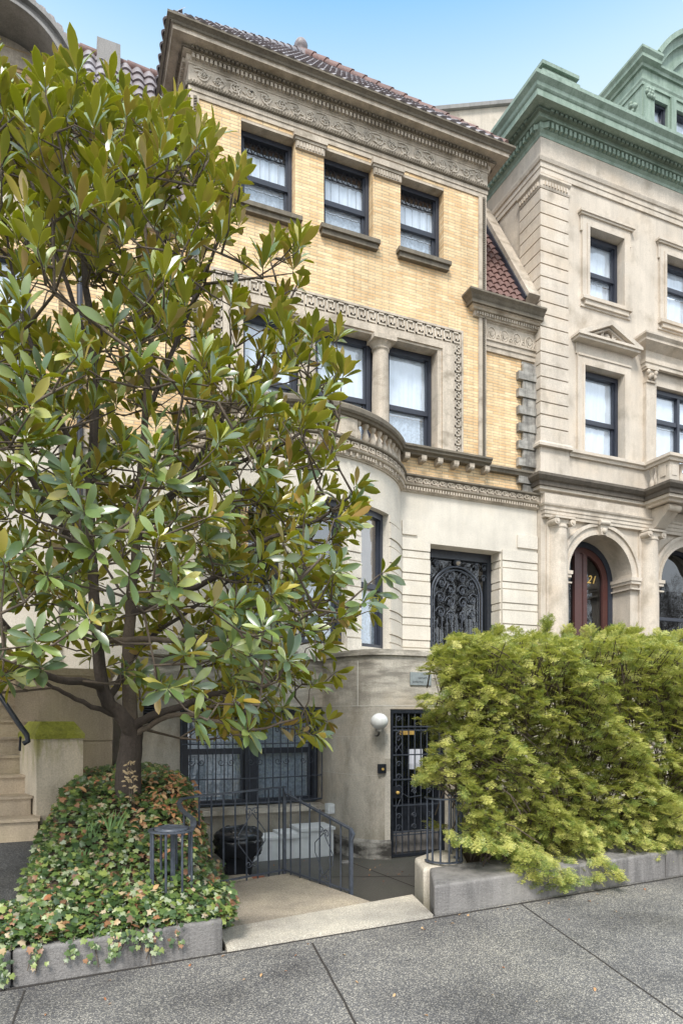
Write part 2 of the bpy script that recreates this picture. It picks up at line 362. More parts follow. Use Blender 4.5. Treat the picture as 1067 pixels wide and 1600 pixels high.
# ------------------------------------------------------------------ generic window
def window(par, P, s0, s1, z0, z1, back, mat='frame', fw=.07, meet=.5, upper='curtain', lower='curtaing', lattice=False, name='window', gl='glass', mull=None, label=None, head=None, nn=1):
    w = MB(); y = -back
    head = head or fw * 1.2
    w.pbox(P, s0, s0 + fw, y - .08, y + .03, z0, z1); w.pbox(P, s1 - fw, s1, y - .08, y + .03, z0, z1)
    w.pbox(P, s0 + fw, s1 - fw, y - .08, y + .028, z1 - head, z1, nn); w.pbox(P, s0 + fw, s1 - fw, y - .08, y + .035, z0, z0 + fw * .8, nn)
    zm = z0 + (z1 - z0) * meet
    w.pbox(P, s0 + fw, s1 - fw, y - .06, y + .005, zm - .04, zm + .045, nn)
    # inner sash: lower sash further back
    q = .045
    w.pbox(P, s0 + fw, s0 + fw + q, y - .075, y - .03, z0 + fw * .8, zm - .04); w.pbox(P, s1 - fw - q, s1 - fw, y - .075, y - .03, z0 + fw * .8, zm - .04)
    w.pbox(P, s0 + fw, s0 + fw + q * .7, y - .06, y - .005, zm + .045, z1 - head); w.pbox(P, s1 - fw - q * .7, s1 - fw, y - .06, y - .005, zm + .045, z1 - head)
    for m_ in (mull or []):
        w.pbox(P, m_ - .035, m_ + .035, y - .07, y + .02, z0 + fw * .8, z1 - head)
    W = w.build(name, M[mat], par, label=label)
    a, b = s0 + fw * .9, s1 - fw * .9
    g = MB()
    for k in range(nn):
        aa = a + (b - a) * k / nn; bb = a + (b - a) * (k + 1) / nn
        g.quad(P(aa, y - .05, zm), P(bb, y - .05, zm), P(bb, y - .05, z1 - head * .9), P(aa, y - .05, z1 - head * .9))
    g.build('upper_pane', M[gl], W)
    g = MB()
    for k in range(nn):
        aa = a + (b - a) * k / nn; bb = a + (b - a) * (k + 1) / nn
        g.quad(P(aa, y - .07, z0 + .02), P(bb, y - .07, z0 + .02), P(bb, y - .07, zm), P(aa, y - .07, zm))
    g.build('lower_pane', M[gl], W)
    def cloth(zl, zh, m_, nm, d):
        c = MB(); n = 40; rows = []
        for i in range(n + 1):
            s = s0 - .05 + (s1 - s0 + .1) * i / n; dd = y - d + .007 * sin(i * 1.9 + z0 * 3 + s0) + .006 * sin(i * .77 + s0 * 2)
            rows.append((P(s, dd, zl), P(s, dd, zh)))
        vs = [p for r in rows for p in r]
        c.add(vs, [(2 * i, 2 * i + 2, 2 * i + 3, 2 * i + 1) for i in range(n)], True); c.build(nm, M[m_], W)
    if upper: cloth(zm - .1 if lower else z0 - .05, z1 - head - .20 if lattice else z1 + .05, upper, 'curtain', .09)
    if lower: cloth(z0 - .05, zm - .1, lower, 'lace_curtain', .11)
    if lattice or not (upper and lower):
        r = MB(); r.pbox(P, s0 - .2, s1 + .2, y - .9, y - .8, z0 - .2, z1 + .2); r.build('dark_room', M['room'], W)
    if lattice:
        l = MB(); zt = z1 - head; zb = zt - .19; n = 8; ww = (b - a) / n
        for i in range(n):
            l.tube([P(a + i * ww, y - .04, zb), P(a + (i + 1) * ww, y - .04, zt)], .006, 4); l.tube([P(a + (i + 1) * ww, y - .04, zb), P(a + i * ww, y - .04, zt)], .006, 4)
        l.tube([P(a, y - .04, zb), P(b, y - .04, zb)], .008, 4)
        l.build('diamond_lattice', M['iron'], W)
        l = MB(); n = 5; ww = (b - a) / n
        for i in range(n + 1):
            l.tube([P(a + i * ww, y - .04, zm), P(a + i * ww, y - .04, zb - .09)], .0035, 4)
        for i in range(n):
            x = a + i * ww
            pts = [P(x + ww / 2 - ww / 2 * cos(t * pi), y - .04, zb - .09 + .07 * sin(t * pi)) for t in [k / 8 for k in range(9)]]
            l.tube(pts, .0035, 4)
        l.build('lead_lines', M['lead'], W)
    return W
FX = Path([(0, 10.5), (20, 10.5)])     # path whose s is X on the centre facade

# ================================================================== CENTRE HOUSE
H = thing('town_house', 'yellow brick town house with bowed stone front and carved scroll frieze, behind the magnolia', 'house', (4.4, 10.5, 0))
XL, XR, XW = 1.74, 7.23, 8.43
win3 = [(2.55, 3.47), (3.98, 4.90), (5.44, 6.33)]
BOWC = (3.57, 11.64); BR = 2.19
def bowarc(dr=0, a0=-58.6, a1=58.6, n=36): return arc(BOWC[0], BOWC[1], BR + dr, a0, a1, n)
w = MB()
holes = [(a, b, 10.05, 11.44) for a, b in win3] + [(2.5, 6.29, 6.55, 8.49)]
w.wall(FX, XL, XR, 6.05, 11.5, holes, .34)
# sides, back and top of the volume
w.quad((XL, 20, 0), (XL, 10.5, 0), (XL, 10.5, 12.1), (XL, 20, 12.1)); w.quad((XR, 10.5, 9), (XR, 20, 9), (XR, 20, 12.1), (XR, 10.5, 12.1))
w.quad((XL, 20, 0), (XL, 20, 12.1), (XR, 20, 12.1), (XR, 20, 0))
w.build('brick_wall', M['brick'], H)
# stone soffits in the window heads and jambs
for a, b in win3:
    s = MB(); s.box(a + .003, b - .003, 10.503, 10.83, 11.40, 11.44); s.build('stone_soffit', M['trim'], H)
s = MB(); s.box(2.503, 6.287, 10.503, 10.83, 8.45, 8.487); s.box(6.20, 6.287, 10.503, 10.83, 6.55, 8.45); s.box(2.503, 2.59, 10.503, 10.83, 6.55, 8.45)
s.build('stone_soffit', M['trim'], H)
# plain architrave and outer strips
s = MB()
PM = [(XL, 16), (XL, 10.5), (XR, 10.5), (XR, 16)]
s.sweep(PM, [(-.02, 11.5), (.02, 11.5), (.02, 11.575), (.035, 11.58), (.035, 11.65), (-.02, 11.65)])
s.sweep(PM, [(-.02, 11.72), (.03, 11.72), (.03, 11.98), (-.02, 11.98)])
s.box(XL, XL + .13, 10.465, 10.5, 6.56, 11.5); s.box(XR - .16, XR, 10.465, 10.5, 6.56, 11.5)
s.build('architrave', M['trim'], H)
s = MB(); PMP = Path(PM)
s.sweep(PM, [(-.02, 11.65), (.045, 11.65), (.055, 11.67), (.055, 11.70), (.04, 11.72), (-.02, 11.72)])
l = 3.2
while l < PMP.length - 4:
    s.pbox(PMP, l, l + .022, .05, .078, 11.655, 11.715); l += .045
for x in (XL + .045, XR - .085):
    s.box(x, x + .05, 10.452, 10.465, 6.56, 11.5)
    z = 6.58
    while z < 11.48:
        s.obox((x + .025, 10.448, z), (.024, 0, .012), (0, .012, 0), (0, 0, .009)); z += .042
s.build('rope_moulding', M['trimdark'], H)
# carved frieze: running scrolls with leaves
fz = MB(); s0 = 5.52; L = PMP.length; n = 21; stp = (XR - XL - .12) / n
for i in range(n):
    c = 5.5 + .06 + stp * (i + .5); up = 1 if i % 2 else -1
    fz.tube(scroll(PMP, c, 11.85 - up * .005, .088, .034, 1.4, 1 if up > 0 else 1, up, 16), [.017 - .0006 * k for k in range(17)], 5)
    fz.tube([PMP(c - stp * .55, .034, 11.85 - up * .09), PMP(c - stp * .25, .04, 11.85 - up * .105), PMP(c + stp * .1, .036, 11.85 - up * .1), PMP(c + stp * .4, .034, 11.85)], [.012, .016, .014, .01], 5)
    for k in range(9):
        a = random.random() * 6.28; rr = random.uniform(.02, .12); q = PMP(c + rr * cos(a), .034, 11.85 + rr * .85 * sin(a)); d = random.random() * 3.14
        fz.obox(q, (.028 * cos(d), 0, .028 * sin(d)), (0, .016, 0), (-.009 * sin(d), 0, .009 * cos(d)))
fz.build('carved_scroll_frieze', M['frieze'], H)
# cornice
s = MB()
s.sweep(PM, [(-.02, 11.98), (.04, 11.98), (.045, 12.0), (.065, 12.015), (.065, 12.095), (.13, 12.10), (.13, 12.15), (-.02, 12.15)])
s.sweep(PM, [(-.02, 12.15), (.31, 12.153), (.31, 12.205), (.325, 12.21), (-.02, 12.21)])
CO = s.build('cornice', M['trim'], H)
s = MB(); l = 2.5; s.sweep(PM, [(.055, 12.03), (.069, 12.03), (.069, 12.085), (.055, 12.085)])
while l < PMP.length - 2.4:
    s.pbox(PMP, l, l + .042, .06, .118, 12.022, 12.088); l += .07
s.build('dentils', M['trim'], CO)
s = MB(); l = 2.5; s.sweep(PM, [(.12, 12.108), (.15, 12.108), (.15, 12.136), (.12, 12.136)])
while l < PMP.length - 2.4:
    s.obox(PMP(l, .15, 12.122), (.022, 0, 0), (0, .03, 0), (0, 0, .02)); l += .07
s.build('egg_moulding', M['trimdark'], CO)
s = MB()
s.sweep(PM, [(.2, 12.21), (.315, 12.212), (.335, 12.225), (.345, 12.25), (.38, 12.275), (.40, 12.285), (.40, 12.32), (.33, 12.33), (.2, 12.33)])
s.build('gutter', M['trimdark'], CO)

# third floor window piers capitals, sills, windows
for a, b in ((3.47, 3.98), (4.90, 5.44)):
    s = MB()
    s.box(a - .0, b + .0, 10.455, 10.5, 11.24, 11.36); s.box(a - .02, b + .02, 10.435, 10.5, 11.36, 11.40); s.box(a - .04, b + .04, 10.41, 10.5, 11.40, 11.498)
    for k in range(9): s.box(a + .02 + k * .053, a + .05 + k * .053, 10.44, 10.456, 11.26, 11.34)
    s.build('pier_capital', M['trim'], H)
for a, b in win3:
    s = MB(); s.box(a - .09, b + .09, 10.37, 10.52, 9.98, 10.05); s.box(a - .06, b + .06, 10.41, 10.5, 9.9, 9.98)
    s.build('sill', M['trimdark'], H)
    window(H, FX, a, b, 10.05, 11.40, .2, lattice=True, meet=.46)
# second floor triple window
for a, b in ((2.59, 3.56), (3.88, 4.94), (5.26, 6.20)):
    window(H, FX, a - .02, b + .02, 6.56, 8.45, .26, meet=.43, fw=.08)
for i, xc in enumerate((3.72, 5.10)):
    s = MB()
    s.lathe((xc, 10.62, 0), [(.19, 6.56), (.19, 6.62), (.165, 6.66), (.158, 6.7), (.155, 7.4), (.14, 8.2), (.14, 8.24), (.16, 8.25), (.16, 8.27), (.14, 8.28), (.145, 8.31), (.20, 8.37)], 24)
    s.box(xc - .22, xc + .22, 10.4, 10.82, 8.37, 8.449)
    s.build('column', M['trim'], H)
    s = MB(); s.box(xc - .17, xc + .17, 10.78, 10.86, 6.56, 8.45); s.build('mullion', M['frame'], H)
# greek key surround
k_ = MB()
k_.box(2.06, 6.73, 10.47, 10.5, 8.86, 8.90); k_.box(2.06, 2.10, 10.47, 10.5, 6.56, 8.86); k_.box(6.69, 6.73, 10.47, 10.5, 6.56, 8.86)
k_.box(2.25, 6.54, 10.475, 10.5, 8.49, 8.62); k_.box(2.25, 2.5, 10.475, 10.5, 6.56, 8.49); k_.box(6.29, 6.54, 10.475, 10.5, 6.56, 8.49)
k_.box(2.1, 6.69, 10.492, 10.5, 8.62, 8.86); k_.box(2.1, 2.25, 10.492, 10.5, 6.56, 8.62); k_.box(6.54, 6.69, 10.492, 10.5, 6.56, 8.62)
KS = k_.build('window_surround', M['trim'], H)
def key(mb, fn, u0, u1, v0, v1, t, flip=False):
    # meander unit polyline in the unit square
    pl = [(0, 0), (0, 1), (.82, 1), (.82, .3), (.42, .3), (.42, .62)]
    for (a, b), (c, d) in zip(pl[:-1], pl[1:]):
        fn(mb, u0 + (u1 - u0) * min(a, c), u0 + (u1 - u0) * max(a, c) + t, v0 + (v1 - v0) * min(b, d), v0 + (v1 - v0) * max(b, d) + t)
    fn(mb, u0, u1, v0, v0 + t)
k_ = MB()
def kf(mb, a, b, c, d): mb.box(a, b, 10.468, 10.49, c, d)
n = 24; st = 4.58 / n
for i in range(n): key(k_, kf, 2.11 + i * st, 2.11 + i * st + st * .82, 8.645, 8.82, .022)
def kv(x0):
    def f(mb, a, b, c, d): mb.box(x0 + c, x0 + d, 10.468, 10.49, a, b)
    return f
n = 12; st = 2.02 / n
for x0 in (2.1, 6.54):
    for i in range(n): key(k_, kv(x0), 6.6 + i * st, 6.6 + i * st + st * .82, .012, .118, .02)
k_.build('greek_key', M['frieze'], KS)

# balcony ledge, brackets, thin string
s = MB()
LP = [(5.42, 10.5), (7.24, 10.5)]
s.sweep(LP, [(-.02, 6.42), (.12, 6.42), (.14, 6.45), (.20, 6.47), (.20, 6.50), (.235, 6.52), (.235, 6.555), (-.02, 6.555)])
s.sweep([(7.243, 10.5), (8.43, 10.5)], [(-.06, 6.40), (.03, 6.40), (.045, 6.44), (.075, 6.46), (.075, 6.50), (-.06, 6.50)])
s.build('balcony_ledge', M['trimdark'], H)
for i in range(6):
    x = 5.5 + i * .335; s = MB()
    s.poly([(x, 0)], 0, 0) if False else None
    s.box(x - .05, x + .05, 10.34, 10.5, 6.35, 6.42); s.box(x - .045, x + .045, 10.38, 10.5, 6.31, 6.35)
    s.tube([(x - .05, 10.375, 6.345), (x + .05, 10.375, 6.345)], .03, 8)
    s.build('bracket', M['trim'], H)

# stone ground storey: flat wall with the entrance, wing and bow
P0 = [bowarc()[0]] 
s = MB()
BW = bowarc(0); BWP = Path(BW); rad = BR
th = lambda a: radians(a + 58.6) * BWP.length / radians(117.2)      # angle -> path length
bwin = [(-38, -18), (-10, 10), (18, 38)]
ex = [BWP.length * i / 36 for i in range(37)]
s.wall(BWP, 0, BWP.length, 2.6, 5.8, [(th(a), th(b), 2.87, 5.13) for a, b in bwin], .22, xs_extra=ex)
s.wall(FX, 5.44, XW, 2.6, 5.8, [(6.03, 7.60, 2.7, 4.90)], .37)
s.quad((XW, 10.5, 0), (XW, 20, 0), (XW, 20, 9.5), (XW, 10.5, 9.5))
s.build('stone_wall', M['base'], H)
# rustication
def courses(mb, fnbox, z0, z1):
    z = z0
    while z < z1 - .05:
        fnbox(mb, z + .012, min(z + .255, z1), .035); z += .268
        if z < z1 - .05: fnbox(mb, z + .012, min(z + .125, z1), .022)
        z += .134
r = MB(); courses(r, lambda m, a, b, o: m.pbox(FX, 5.46, 6.027, .0, o, a, b), 2.72, 4.94); r.build('rusticated_blocks', M['base'], H)
r = MB(); courses(r, lambda m, a, b, o: m.pbox(FX, 7.603, 8.42, .0, o, a, b), 2.72, 4.94); r.build('rusticated_blocks', M['base'], H)
r = MB(); courses(r, lambda m, a, b, o: m.pbox(FX, 5.46, 5.76, .0, o, a, b), 5.0, 5.3); r.build('rusticated_blocks', M['base'], H)
r = MB(); courses(r, lambda m, a, b, o: m.pbox(FX, 7.95, 8.42, .0, o, a, b), 5.0, 5.3); r.build('rusticated_blocks', M['base'], H)
r = MB(); courses(r, lambda m, a, b, o: m.pbox(BWP, th(38.3), th(58), .0, o, a, b, 6), 2.72, 5.12); r.build('rusticated_blocks', M['base'], H)
r = MB(); courses(r, lambda m, a, b, o: m.pbox(BWP, th(-58), th(-38.3), .0, o, a, b, 6), 2.72, 5.12); r.build('rusticated_blocks', M['base'], H)
r = MB(); courses(r, lambda m, a, b, o: m.pbox(BWP, th(10.3), th(17.7), .0, o, a, b, 3), 2.72, 5.12); r.build('rusticated_blocks', M['base'], H)
r = MB(); courses(r, lambda m, a, b, o: m.pbox(BWP, th(-17.7), th(-10.3), .0, o, a, b, 3), 2.72, 5.12); r.build('rusticated_blocks', M['base'], H)
r = MB(); courses(r, lambda m, a, b, o: m.box(7.59 - o * .5, 7.602, 10.53, 10.86, a, b), 2.72, 4.9); r.build('rusticated_blocks', M['base'], H)
# soffit of the bow windows
for a, b in bwin:
    window(H, BWP, th(a), th(b), 2.87, 5.13, .14, upper=None, lower='curtaing', meet=.45, nn=4, name='bow_window', fw=.085)

# band with key pattern and dentils: bow then flat
BP = bowarc() + [(XW, 10.5)]
BP[36] = (5.44, 10.5)
s = MB()
s.sweep(BP, [(-.05, 5.78), (.03, 5.78), (.035, 5.80), (.05, 5.80), (.05, 5.87), (.10, 5.885), (.115, 5.91), (.07, 5.925), (.07, 6.035), (.10, 6.04), (.10, 6.07), (-.05, 6.07)])
BD = s.build('string_course', M['trim'], H)
BPP = Path(BP); s = MB(); l = .2
while l < BPP.length - .1:
    if BPP.seg(l) == BPP.seg(l + .03): s.pbox(BPP, l, l + .03, .045, .085, 5.808, 5.862)
    l += .056
s.build('dentils', M['trim'], BD)
s = MB(); l = .3; u = .17
def kb(mb, a, b, c, d): mb.pbox(BPP, a, b, .065, .092, c, d)
while l < BPP.length - .2: key(s, kb, l, l + u * .8, 5.94, 6.005, .018); l += u
s.build('greek_key', M['trim'], BD)
s = MB(); s.sweep(BP, [(.05, 6.035), (.105, 6.036), (.12, 6.05), (.12, 6.075), (-.04, 6.078)]); s.build('drip_edge', M['trimdark'], BD)
# balustrade on the bow
s = MB()
s.sweep(bowarc(-.02), [(-.12, 6.43), (.06, 6.43), (.08, 6.46), (.11, 6.47), (.13, 6.50), (.13, 6.56), (.09, 6.60), (-.12, 6.60)])
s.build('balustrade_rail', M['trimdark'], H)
s = MB(); s.polyz([(x, y) for x, y in bowarc(-.02)], 6.055, 6.08); s.build('balcony_floor', M['trim'], H)
BQ = Path(bowarc(-.02)); q = lambda a: radians(a + 58.6) * BQ.length / radians(117.2)
for a, b in ((-58, -52), (-16, -6), (6, 16), (52, 58)):
    s = MB(); s.pbox(BQ, q(a), q(b), -.12, .03, 6.08, 6.43, 3)
    if b - a > 8: s.pbox(BQ, q(a + 1.5), q(b - 1.5), .03, .042, 6.14, 6.37, 3)
    s.build('balustrade_pier', M['trim'], H)
bal = None
ang = [17.6 + 4.7 * i for i in range(8)]; ang = [a for a in ang if a < 51.5]
for a in [-x for x in ang] + [-3.6, 0, 3.6] + ang:
    p = BQ(q(a), -.04, 0)
    s = MB(); s.lathe((p.x, p.y, 0), [(.062, 6.08), (.062, 6.105), (.035, 6.115), (.05, 6.15), (.064, 6.20), (.05, 6.26), (.03, 6.32), (.026, 6.36), (.045, 6.37), (.045, 6.385), (.058, 6.395), (.058, 6.43)], 10)
    s.build('baluster', M['trim'], H)

# entrance: iron and glass door
D = MB(); y = 10.86
D.box(6.03, 6.15, y - .06, y + .1, 2.7, 4.9); D.box(7.48, 7.6, y - .06, y + .1, 2.7, 4.9); D.box(6.15, 7.48, y - .06, y + .1, 4.74, 4.9); D.box(6.15, 7.48, y - .05, y + .1, 2.7, 2.9)
DR = D.build('entrance_door', M['iron'], H)
g = MB(); g.quad((6.1, y + .02, 2.7), (7.55, y + .02, 2.7), (7.55, y + .02, 4.85), (6.1, y + .02, 4.85)); g.build('door_glass', M['gdark'], DR)
g = MB(); g.box(5.9, 7.75, 11.3, 11.35, 2.5, 5.1); g.build('dark_hall', M['room'], DR)
g = MB(); yy = y - .03; ca = 6.815; R0 = .56; zs = 4.05
for rr in (.5, .56): g.tube([(ca + rr * cos(pi * k / 20), yy, zs + rr * sin(pi * k / 20)) for k in range(21)], .013 if rr < .55 else .022, 5)
for sx in (-1, 1):
    g.tube([(ca + sx * .56, yy, 2.9), (ca + sx * .56, yy, zs)], .022, 5); g.tube([(ca + sx * .5, yy, 2.9), (ca + sx * .5, yy, zs)], .013, 5)
def gs(c, z, r, h, v, t=1.3): g.tube([(c + h * r * (1 - .8 * k / 14) * cos(t * 2 * pi * k / 14), yy, z + v * r * (1 - .8 * k / 14) * sin(t * 2 * pi * k / 14)) for k in range(15)], .009, 4)
for sx in (-1, 1):
    for (cx, cz, r) in ((.13, 4.42, .11), (.33, 4.3, .12), (.12, 4.18, .11), (.36, 4.02, .12), (.14, 3.94, .12), (.35, 3.74, .11), (.13, 3.68, .1), (.14, 3.15, .1), (.36, 3.1, .1), (.62, 4.66, .07), (.45, 4.66, .07), (.6, 4.45, .06)):
        gs(ca + sx * cx, cz, r, sx, 1); gs(ca + sx * cx, cz - .03, r * .6, -sx, -1)
for i in range(9):
    x = ca - .44 + i * .11; g.tube([(x, yy, 2.9), (x, yy, 3.62 + .1 * cos((i - 4) * .5))], .01, 4)
g.lathe((ca, yy, 0), [(.02, 4.63), (.06, 4.66), (.075, 4.7), (.05, 4.75), (.01, 4.77)], 8)
g.build('door_grille', M['irong'], DR)
g = MB(); g.lathe((ca, yy - .03, 0), [(.012, 4.635), (.045, 4.66), (.05, 4.69), (.03, 4.72)], 8); g.build('rosette', M['trim'], DR)

# ---- wing on the right: set back a little
WP = Path([(0, 10.56), (20, 10.56)])
s = MB(); s.wall(WP, XR, 8.42, 6.05, 8.72, [], .1); s.build('wing_brick_wall', M['brick'], H)
s = MB(); z = 6.1; k = 0
s.box(8.10, 8.42, 10.545, 10.6, 6.06, 8.66)
while z < 8.6:
    if not (6.33 < z < 6.5):
        a = 7.98 if k % 2 else 8.1; s.box(a, 8.425, 10.47 if k % 2 else 10.495, 10.56, z, z + .165 - .012)
    z += .167; k += 1
s.build('quoins', M['quoin'], H)
s = MB(); WS = [(XR, 10.55), (8.43, 10.55)]
s.sweep(WS, [(-.1, 8.68), (.03, 8.68), (.03, 8.77), (.05, 8.775), (.05, 8.86), (.075, 8.87), (.075, 8.90), (.035, 8.91), (.035, 9.2), (.06, 9.215), (.06, 9.23), (-.1, 9.23)])
WPP = Path(WS)
s.build('wing_architrave', M['trim'], H)
s = MB()
for i in range(4):
    c = .15 + .29 * i; r = .095
    for rr in (.1, .055): s.tube([WPP(c + rr * cos(pi * k / 8 + .0), .04, 9.0 + rr * 1.4 * sin(pi * k / 8)) for k in range(-3, 12)], .013, 4)
    for a in (-50, -25, 0, 25, 50): s.tube([WPP(c, .04, 8.97), WPP(c + .08 * sin(radians(a)), .05, 8.97 + .11 * cos(radians(a)))], [.006, .014], 4)
    s.tube(scroll(WPP, c + .145, 8.98, .045, .04, 1.2), .01, 4)
s.build('anthemion_frieze', M['frieze'], H)
s = MB()
WC = [(6.98, 10.56), (6.98, 10.47), (8.43, 10.47)]
s.sweep(WC, [(-.02, 9.23), (.02, 9.232), (.03, 9.25), (.03, 9.32), (.08, 9.33), (.10, 9.36), (.13, 9.37), (.13, 9.38), (-.02, 9.38)])
l = MB(); WCP = Path(WC)
xx = .1
while xx < 1.5: s.pbox(WCP, xx, xx + .03, .03, .06, 9.255, 9.31); xx += .055
WCO = s.build('wing_cornice', M['trim'], H)
s = MB(); s.sweep(WC, [(-.02, 9.38), (.17, 9.382), (.17, 9.44), (.19, 9.46), (.22, 9.50), (.27, 9.54), (.27, 9.57), (-.02, 9.62)]); s.build('cornice_crown', M['trimdark'], WCO)

# roofs -------------------------------------------------------------
def tile_roof(name, mat, par, o, u, v, W, Lh, inside, tw=.2, tl=.36, base=True):
    o = Vector(o); u = Vector(u).normalized(); v = Vector(v).normalized(); n = u.cross(v).normalized()
    if n.z < 0: n = -n
    mb = MB(); rows = int(Lh / tl) + 1; cols = int(W / tw) + 1
    for j in range(rows):
        for i in range(cols):
            uc = (i + .5) * tw; vc = (j + .5) * tl
            if not inside(uc, vc): continue
            k = 6; vs = []
            for (vv, lift) in ((j * tl - .03, .035), ((j + 1) * tl, .0)):
                for a in range(k + 1):
                    t = a / k; h = .055 * sin(pi * t) if True else 0
                    jit = random.uniform(-.002, .002)
                    vs.append(o + u * (i * tw + t * tw) + v * vv + n * (h + lift + jit))
            fs = [(a, a + 1, a + k + 2, a + k + 1) for a in range(k)]
            mb.add(vs, fs, True)
            # butt end
            e = vs[:k + 1]; lo = [p - n * .03 for p in e]
            mb.add(e + lo, [(a, a + k + 1, a + k + 2, a + 1) for a in range(k)])
    return mb.build(name, M[mat], par)
AP = Vector((4.42, 13.0, 15.44)); e0 = Vector((XL - .36, 10.16, 12.3)); e1 = Vector((XR + .34, 10.16, 12.3))
R = MB(); b0 = Vector((XL - .36, 16, 12.3)); b1 = Vector((XR + .34, 16, 12.3))
dn = Vector((0, 0, .06))
R.quad(e0 - dn, e1 - dn, AP - dn); R.quad(e1 - dn, b1 - dn, AP - dn); R.quad(b1 - dn, b0 - dn, AP - dn); R.quad(b0 - dn, e0 - dn, AP - dn)
RO = R.build('roof', M['tile'], H)
W_ = (e1 - e0).length; mid = (e0 + e1) / 2; hv = (AP - Vector((AP.x, e0.y, e0.z))); Hh = hv.length; ax = AP.x - e0.x
tile_roof('roof_tiles', 'tile', RO, e0 + Vector((0, 0, .0)), (1, 0, 0), hv, W_, Hh, lambda a, b: b < Hh and a > ax * b / Hh and a < W_ - (W_ - ax) * b / Hh)
hl = AP - Vector((e0.x, AP.y, e0.z))
tile_roof('roof_tiles', 'tile', RO, Vector((e0.x, 16, e0.z)), (0, -1, 0), hl, 5.84, hl.length, lambda a, b: b < hl.length and a > 3.0 * b / hl.length and a < 5.84 - 2.84 * b / hl.length)
def ridge(mb, a, b, r=.11, st=.34):
    a = Vector(a); b = Vector(b); L_ = (b - a).length; d = (b - a) / L_; k = int(L_ / st)
    for i in range(k): mb.tube([a + d * (i * L_ / k - .02), a + d * ((i + 1) * L_ / k)], [r * 1.12, r * .92], 10)
s = MB(); ridge(s, e1 + Vector((-.1, .1, .08)), AP + Vector((0, 0, .08)))
s.build('hip_tiles', M['tiler'], RO)
s = MB(); ridge(s, e0 + Vector((.1, .1, .05)), AP + Vector((0, 0, .05)), .1); s.build('hip_tiles', M['tile'], RO)
s = MB(); s.lathe((AP.x, AP.y, AP.z), [(.18, -.12), (.18, .02), (.10, .06), (.09, .10), (.13, .15), (.145, .23), (.11, .31), (.05, .35), (.01, .36)], 16); s.build('roof_finial', M['tile'], RO)
# wing roof and raking coping against the stone neighbour
wv = Vector((0, 1.42, 2.45))
s = MB(); s.quad((XR, 10.45, 9.55), (8.4, 10.45, 9.55), (8.4, 12.2, 12.57), (XR, 12.2, 12.57)); WR = s.build('wing_roof', M['tile'], H)
tile_roof('roof_tiles', 'tiler', WR, (XR, 10.42, 9.58), (1, 0, 0), wv, 1.0, 3.4, lambda a, b: b < 3.4 and a < .95, tw=.155, tl=.21)
s = MB(); d = wv.normalized(); nn_ = Vector((0, -d.z, d.y))
c0 = Vector((8.26, 10.5, 9.8)); c1 = c0 + d * 3.3
s.obox((c0 + c1) / 2 + nn_ * .05, (.13, 0, 0), (c1 - c0) / 2, nn_ * .12)
s.build('raking_coping', M['trim'], WR)
s = MB(); s.obox((c0 + c1) / 2 + nn_ * .0 - Vector((.15, 0, 0)), (.02, 0, 0), (c1 - c0) / 2, nn_ * .1); s.build('flashing', M['frame'], WR)

# ---- basement: projecting curved wall, area window and gate
cur = [(4.14 - .56 * cos(radians(a)), 9.45 - 1.1 * sin(radians(a))) for a in range(0, 91, 6)]
BS = [(.80, 9.5), (3.575, 9.5)] + cur + [(8.35, 8.35), (8.35, 10.5)]
PB = [(3.58, 9.5)] + cur
s = MB()
LW = Path([(0, 9.5), (20, 9.5)]); GW = Path([(0, 8.35), (20, 8.35)])
s.wall(LW, .8, 3.58, -.4, 2.62, [(1.43, 3.575, .42, 1.90)], .3)
s.wall(GW, 4.14, 8.35, -.4, 2.62, [(4.165, 5.06, -.27, 1.86)], .2)
s.sweep(PB, [(0, -.4), (0, 2.62)], closed=False, caps=False)
s.quad((3.58, 9.5, -.4), (3.58, 9.8, -.4), (3.58, 9.8, 2.62), (3.58, 9.5, 2.62)); s.quad((.8, 9.5, -.4), (.8, 9.5, 2.62), (.8, 12, 2.62), (.8, 12, -.4)); s.quad((8.35, 8.35, -.4), (8.35, 10.5, -.4), (8.35, 10.5, 2.62), (8.35, 8.35, 2.62))
BA = s.build('basement_wall', M['pier'], H)
s = MB(); s.polyz([(.80, 9.47)] + [(3.54, 9.47)] + [(x - .03, y - .04) for x, y in cur] + [(8.38, 8.30), (8.38, 10.49), (.80, 10.49)], 2.62, 2.70)
s.build('terrace_slab', M['pier'], H)
s = MB(); s.sweep(PB + [(4.165, 8.35)], [(0, -.3), (.03, -.3), (.03, -.02), (.012, .02), (0, .02)]); s.build('plinth', M['quoin'], BA)
s = MB()
for z in (.92, 1.46): s.sweep(PB + [(4.16, 8.35)], [(-.002, z), (.003, z), (.003, z + .008), (-.002, z + .008)])
s.sweep(PB + [(8.3, 8.35)], [(-.002, 1.90), (.003, 1.90), (.003, 1.912), (-.002, 1.912)])
p0 = Path(PB); a_ = p0.length * .66; s.pbox(p0, a_, a_ + .016, -.002, .004, 1.9, 2.55)
s.build('mortar_joints', M['mortar'], BA)
# repaired strip of stone beside the gate
s = MB(); p0 = Path([cur[-3], cur[-2], cur[-1], (4.165, 8.35)]); s.sweep([cur[-2], cur[-1], (4.163, 8.35)], [(-.01, -.1), (.006, -.1), (.006, .98), (-.01, .98)])
s.sweep([cur[-2], cur[-1], (4.163, 8.35)], [(-.01, 1.16), (.006, 1.16), (.006, 1.52), (-.01, 1.52)]); s.build('patched_stone', M['base'], BA)
for x in (.93, ):
    s = MB(); s.box(x, x + .17, 9.46, 9.5, 1.66, 1.96)
    for k in range(8): s.obox((x + .085, 9.445, 1.69 + k * .036), (.075, 0, 0), (0, .02, -.012), (0, .002, .003))
    s.build('louvre_vent', M['iron'], H)
